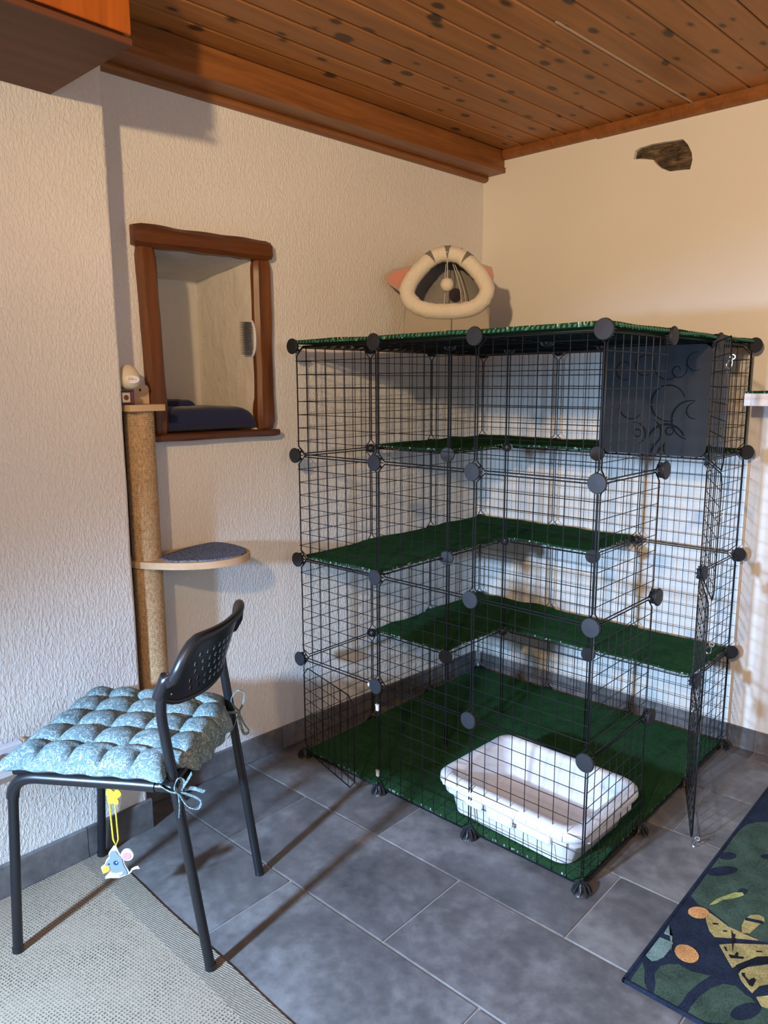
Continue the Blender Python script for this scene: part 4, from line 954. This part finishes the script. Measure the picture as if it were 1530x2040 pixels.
for a_ in (-.008, 0, .008): MB().tube([lc+cs_*(a_-.002)+cdir*.0016, lc+cs_*(a_+.002)+Vector((0, 0, .002))+cdir*.0016, lc+cs_*(a_+.003)+Vector((0, 0, -.002))+cdir*.0014], .0004, 4).build('label_mark', 'box_dark', lb, 0)

# ================================================================== NICHE FRAME AND CONTENTS
nf = thing('niche_frame', 'rough dark brown wooden frame around the small wall niche', 'frame', (lx(-1.33), -1.33, 1.16))
def rough_beam(p0, p1, ca, cb, ha, hb_, name, mat_, seed, amp=.004, n=22, ch=.012, parent=nf):
    """beam from p0 to p1, section axes ca, cb (half sizes ha, hb_)"""
    p0, p1, ca, cb = map(Vector, (p0, p1, ca, cb)); rings_ = []
    sec = [(-ha+ch, -hb_), (ha-ch, -hb_), (ha, -hb_+ch), (ha, 0), (ha, hb_-ch), (ha-ch, hb_), (0, hb_), (-ha+ch, hb_), (-ha, hb_-ch), (-ha, 0), (-ha, -hb_+ch), (0, -hb_)]
    for i in range(n+1):
        t_ = i/n; p = p0.lerp(p1, t_); e = 1 if 0 < i < n else .86
        rings_.append([p+ca*(a*e+amp*nz(t_*5+seed, k*.35))+cb*(b*e+amp*nz(t_*5+seed+30, k*.35)) for k, (a, b) in enumerate(sec)])
    return MB().loft(rings_).build(name, mat_, parent, 32)
ay = Vector((SK, 1, 0)).normalized(); az = Vector((0, 0, 1)); an = Vector((1, -SK, 0)).normalized()
def wp(y, o_, z): return Vector((lx(y), y, z))+an*o_
rough_beam(wp(-1.566, .004, 1.751), wp(-1.090, .004, 1.757), an, az, .036, .031, 'lintel', 'frame_wood_h', 1.0, .004)
rough_beam(wp(-1.512, -.004, 1.176), wp(-1.527, -.004, 1.722), an, ay, .034, .029, 'frame_post', 'frame_wood_v', 6.0, .003)
rough_beam(wp(-1.122, -.010, 1.180), wp(-1.122, -.010, 1.728), an, ay, .040, .034, 'frame_post', 'frame_wood_v', 12.0, .0038)
rough_beam(wp(-1.560, .010, 1.169), wp(-1.086, .010, 1.167), an, az, .040, .011, 'sill', 'frame_wood_h', 20.0, .002, ch=.005)

bl = thing('folded_blanket', 'dark navy folded fleece blanket lying in the wall niche', 'blanket', wp(-1.33, -.12, 1.181))
def fold(ya, yb, o0, o1_, z0_, hgt, seed, name='fold'):
    rr = []
    for i in range(25):
        t_ = i/24; y = ya+(yb-ya)*t_; e = (1-abs(2*t_-1)**7)**.5 if 0 < i < 24 else .25
        ring2 = []
        for k in range(20):
            a = 2*math.pi*k/20; cx_ = (o0+o1_)/2; hx_ = (o1_-o0)/2*(.9+.1*e)
            c_, s_ = math.cos(a), math.sin(a)
            o_ = cx_+hx_*(abs(c_)**.5)*(1 if c_ > 0 else -1); z = z0_+hgt*e*(.5+.5*(abs(s_)**.6)*(1 if s_ > 0 else -1))+(.004*nz(y*14+seed, a) if s_ > 0 else 0)
            ring2.append(wp(y, o_, z))
        rr.append(ring2)
    return MB().loft(rr).build(name, 'navy_fleece', bl, 70)
fold(-1.490, -1.160, -.20, .022, 1.1815, .078, 1)
fold(-1.455, -1.315, -.235, -.10, 1.246, .034, 9, 'raised_fold')

cb = thing('grooming_comb', 'white wall comb with grey bristles on the right post of the niche frame', 'comb', wp(-1.156, .0, 1.42))
ys = -1.1575
arc = []
for k in range(13):
    t_ = k/12; arc.append((1.420+.112*t_, .008-.017*abs(2*t_-1)**3))     # (z, forward bulge)
pl_ = [wp(ys-.002, 0, 1)]
rr = []
for z_, f_ in arc: rr.append([wp(ys, -.024+f_*.2, z_), wp(ys, .018+f_, z_), wp(ys-.006, .019+f_, z_), wp(ys-.007, -.024+f_*.2, z_)])
MB().loft(rr).build('back_plate', 'white_plastic', cb, 30)
MB().tube([wp(ys-.006, .017+f_, z_) for z_, f_ in arc], .0042, 8).build('rim', 'white_plastic', cb, 50)
br = MB()
for k in range(20):
    z_ = 1.4255+.101*k/19
    for q_ in range(5):
        o_ = -.020+.0085*q_; br.tube([wp(ys-.006, o_, z_), wp(ys-.020, o_, z_+.0004), wp(ys-.034, o_, z_+.001)], .0011, 4, scales=[1, .9, .55])
bo = br.build('bristles', 'bristle_grey', cb, 50); bo['kind'] = 'stuff'

# ================================================================== WALL SHELF AND SOCKET BOX
sh_ = MB().box((1.127, -.155, 1.252), (2.1, WY, 1.292), .0015).build('wall_shelf', 'shelf_white', None, 0); tag(sh_, 'white wall shelf cut by the right edge of the photo', 'shelf')
cells = {(i, j) for i in range(40) for j in range(8)}
sm_ = slab(MB(), cells, lambda i, j: ((1.130+.024*i, -.153+.025*j, 1.2985+.0025*nz(i*.6, j*.6)), (1.130+.024*i, -.153+.025*j, 1.2925)), 1).build('shelf_mat', ['turf', 'turf_edge'], None, 40)
tag(sm_, 'narrow green turf mat lying on the white wall shelf', 'mat')
so_ = thing('socket_box', 'white plastic socket strip on the wall behind the cushion tip', 'socket', (-.02, -2.15, .34))
MB().box((-.019, -2.34, .337), (.004, -2.033, .420), .003).build('housing', 'white_plastic', so_, 0)
MB().box((-.019, -2.0325, .392), (.006, -2.024, .424), .002).build('end_clip', 'tan_clip', so_, 0)
MB().lathe([(.012, 0), (.017, .001), (.018, .004), (.013, .0045), (.0115, .002), (0, .002)], seg=20, X=Matrix.Translation((.004, -2.085, .388)) @ Matrix.Rotation(math.pi/2, 4, 'Y')).build('socket_ring', 'chrome', so_, 40)
MB().lathe([(0, 0), (.011, 0), (.0105, .0025), (0, .0026)], seg=16, X=Matrix.Translation((.0045, -2.085, .388)) @ Matrix.Rotation(math.pi/2, 4, 'Y')).build('socket_well', 'tan_clip', so_, 40)
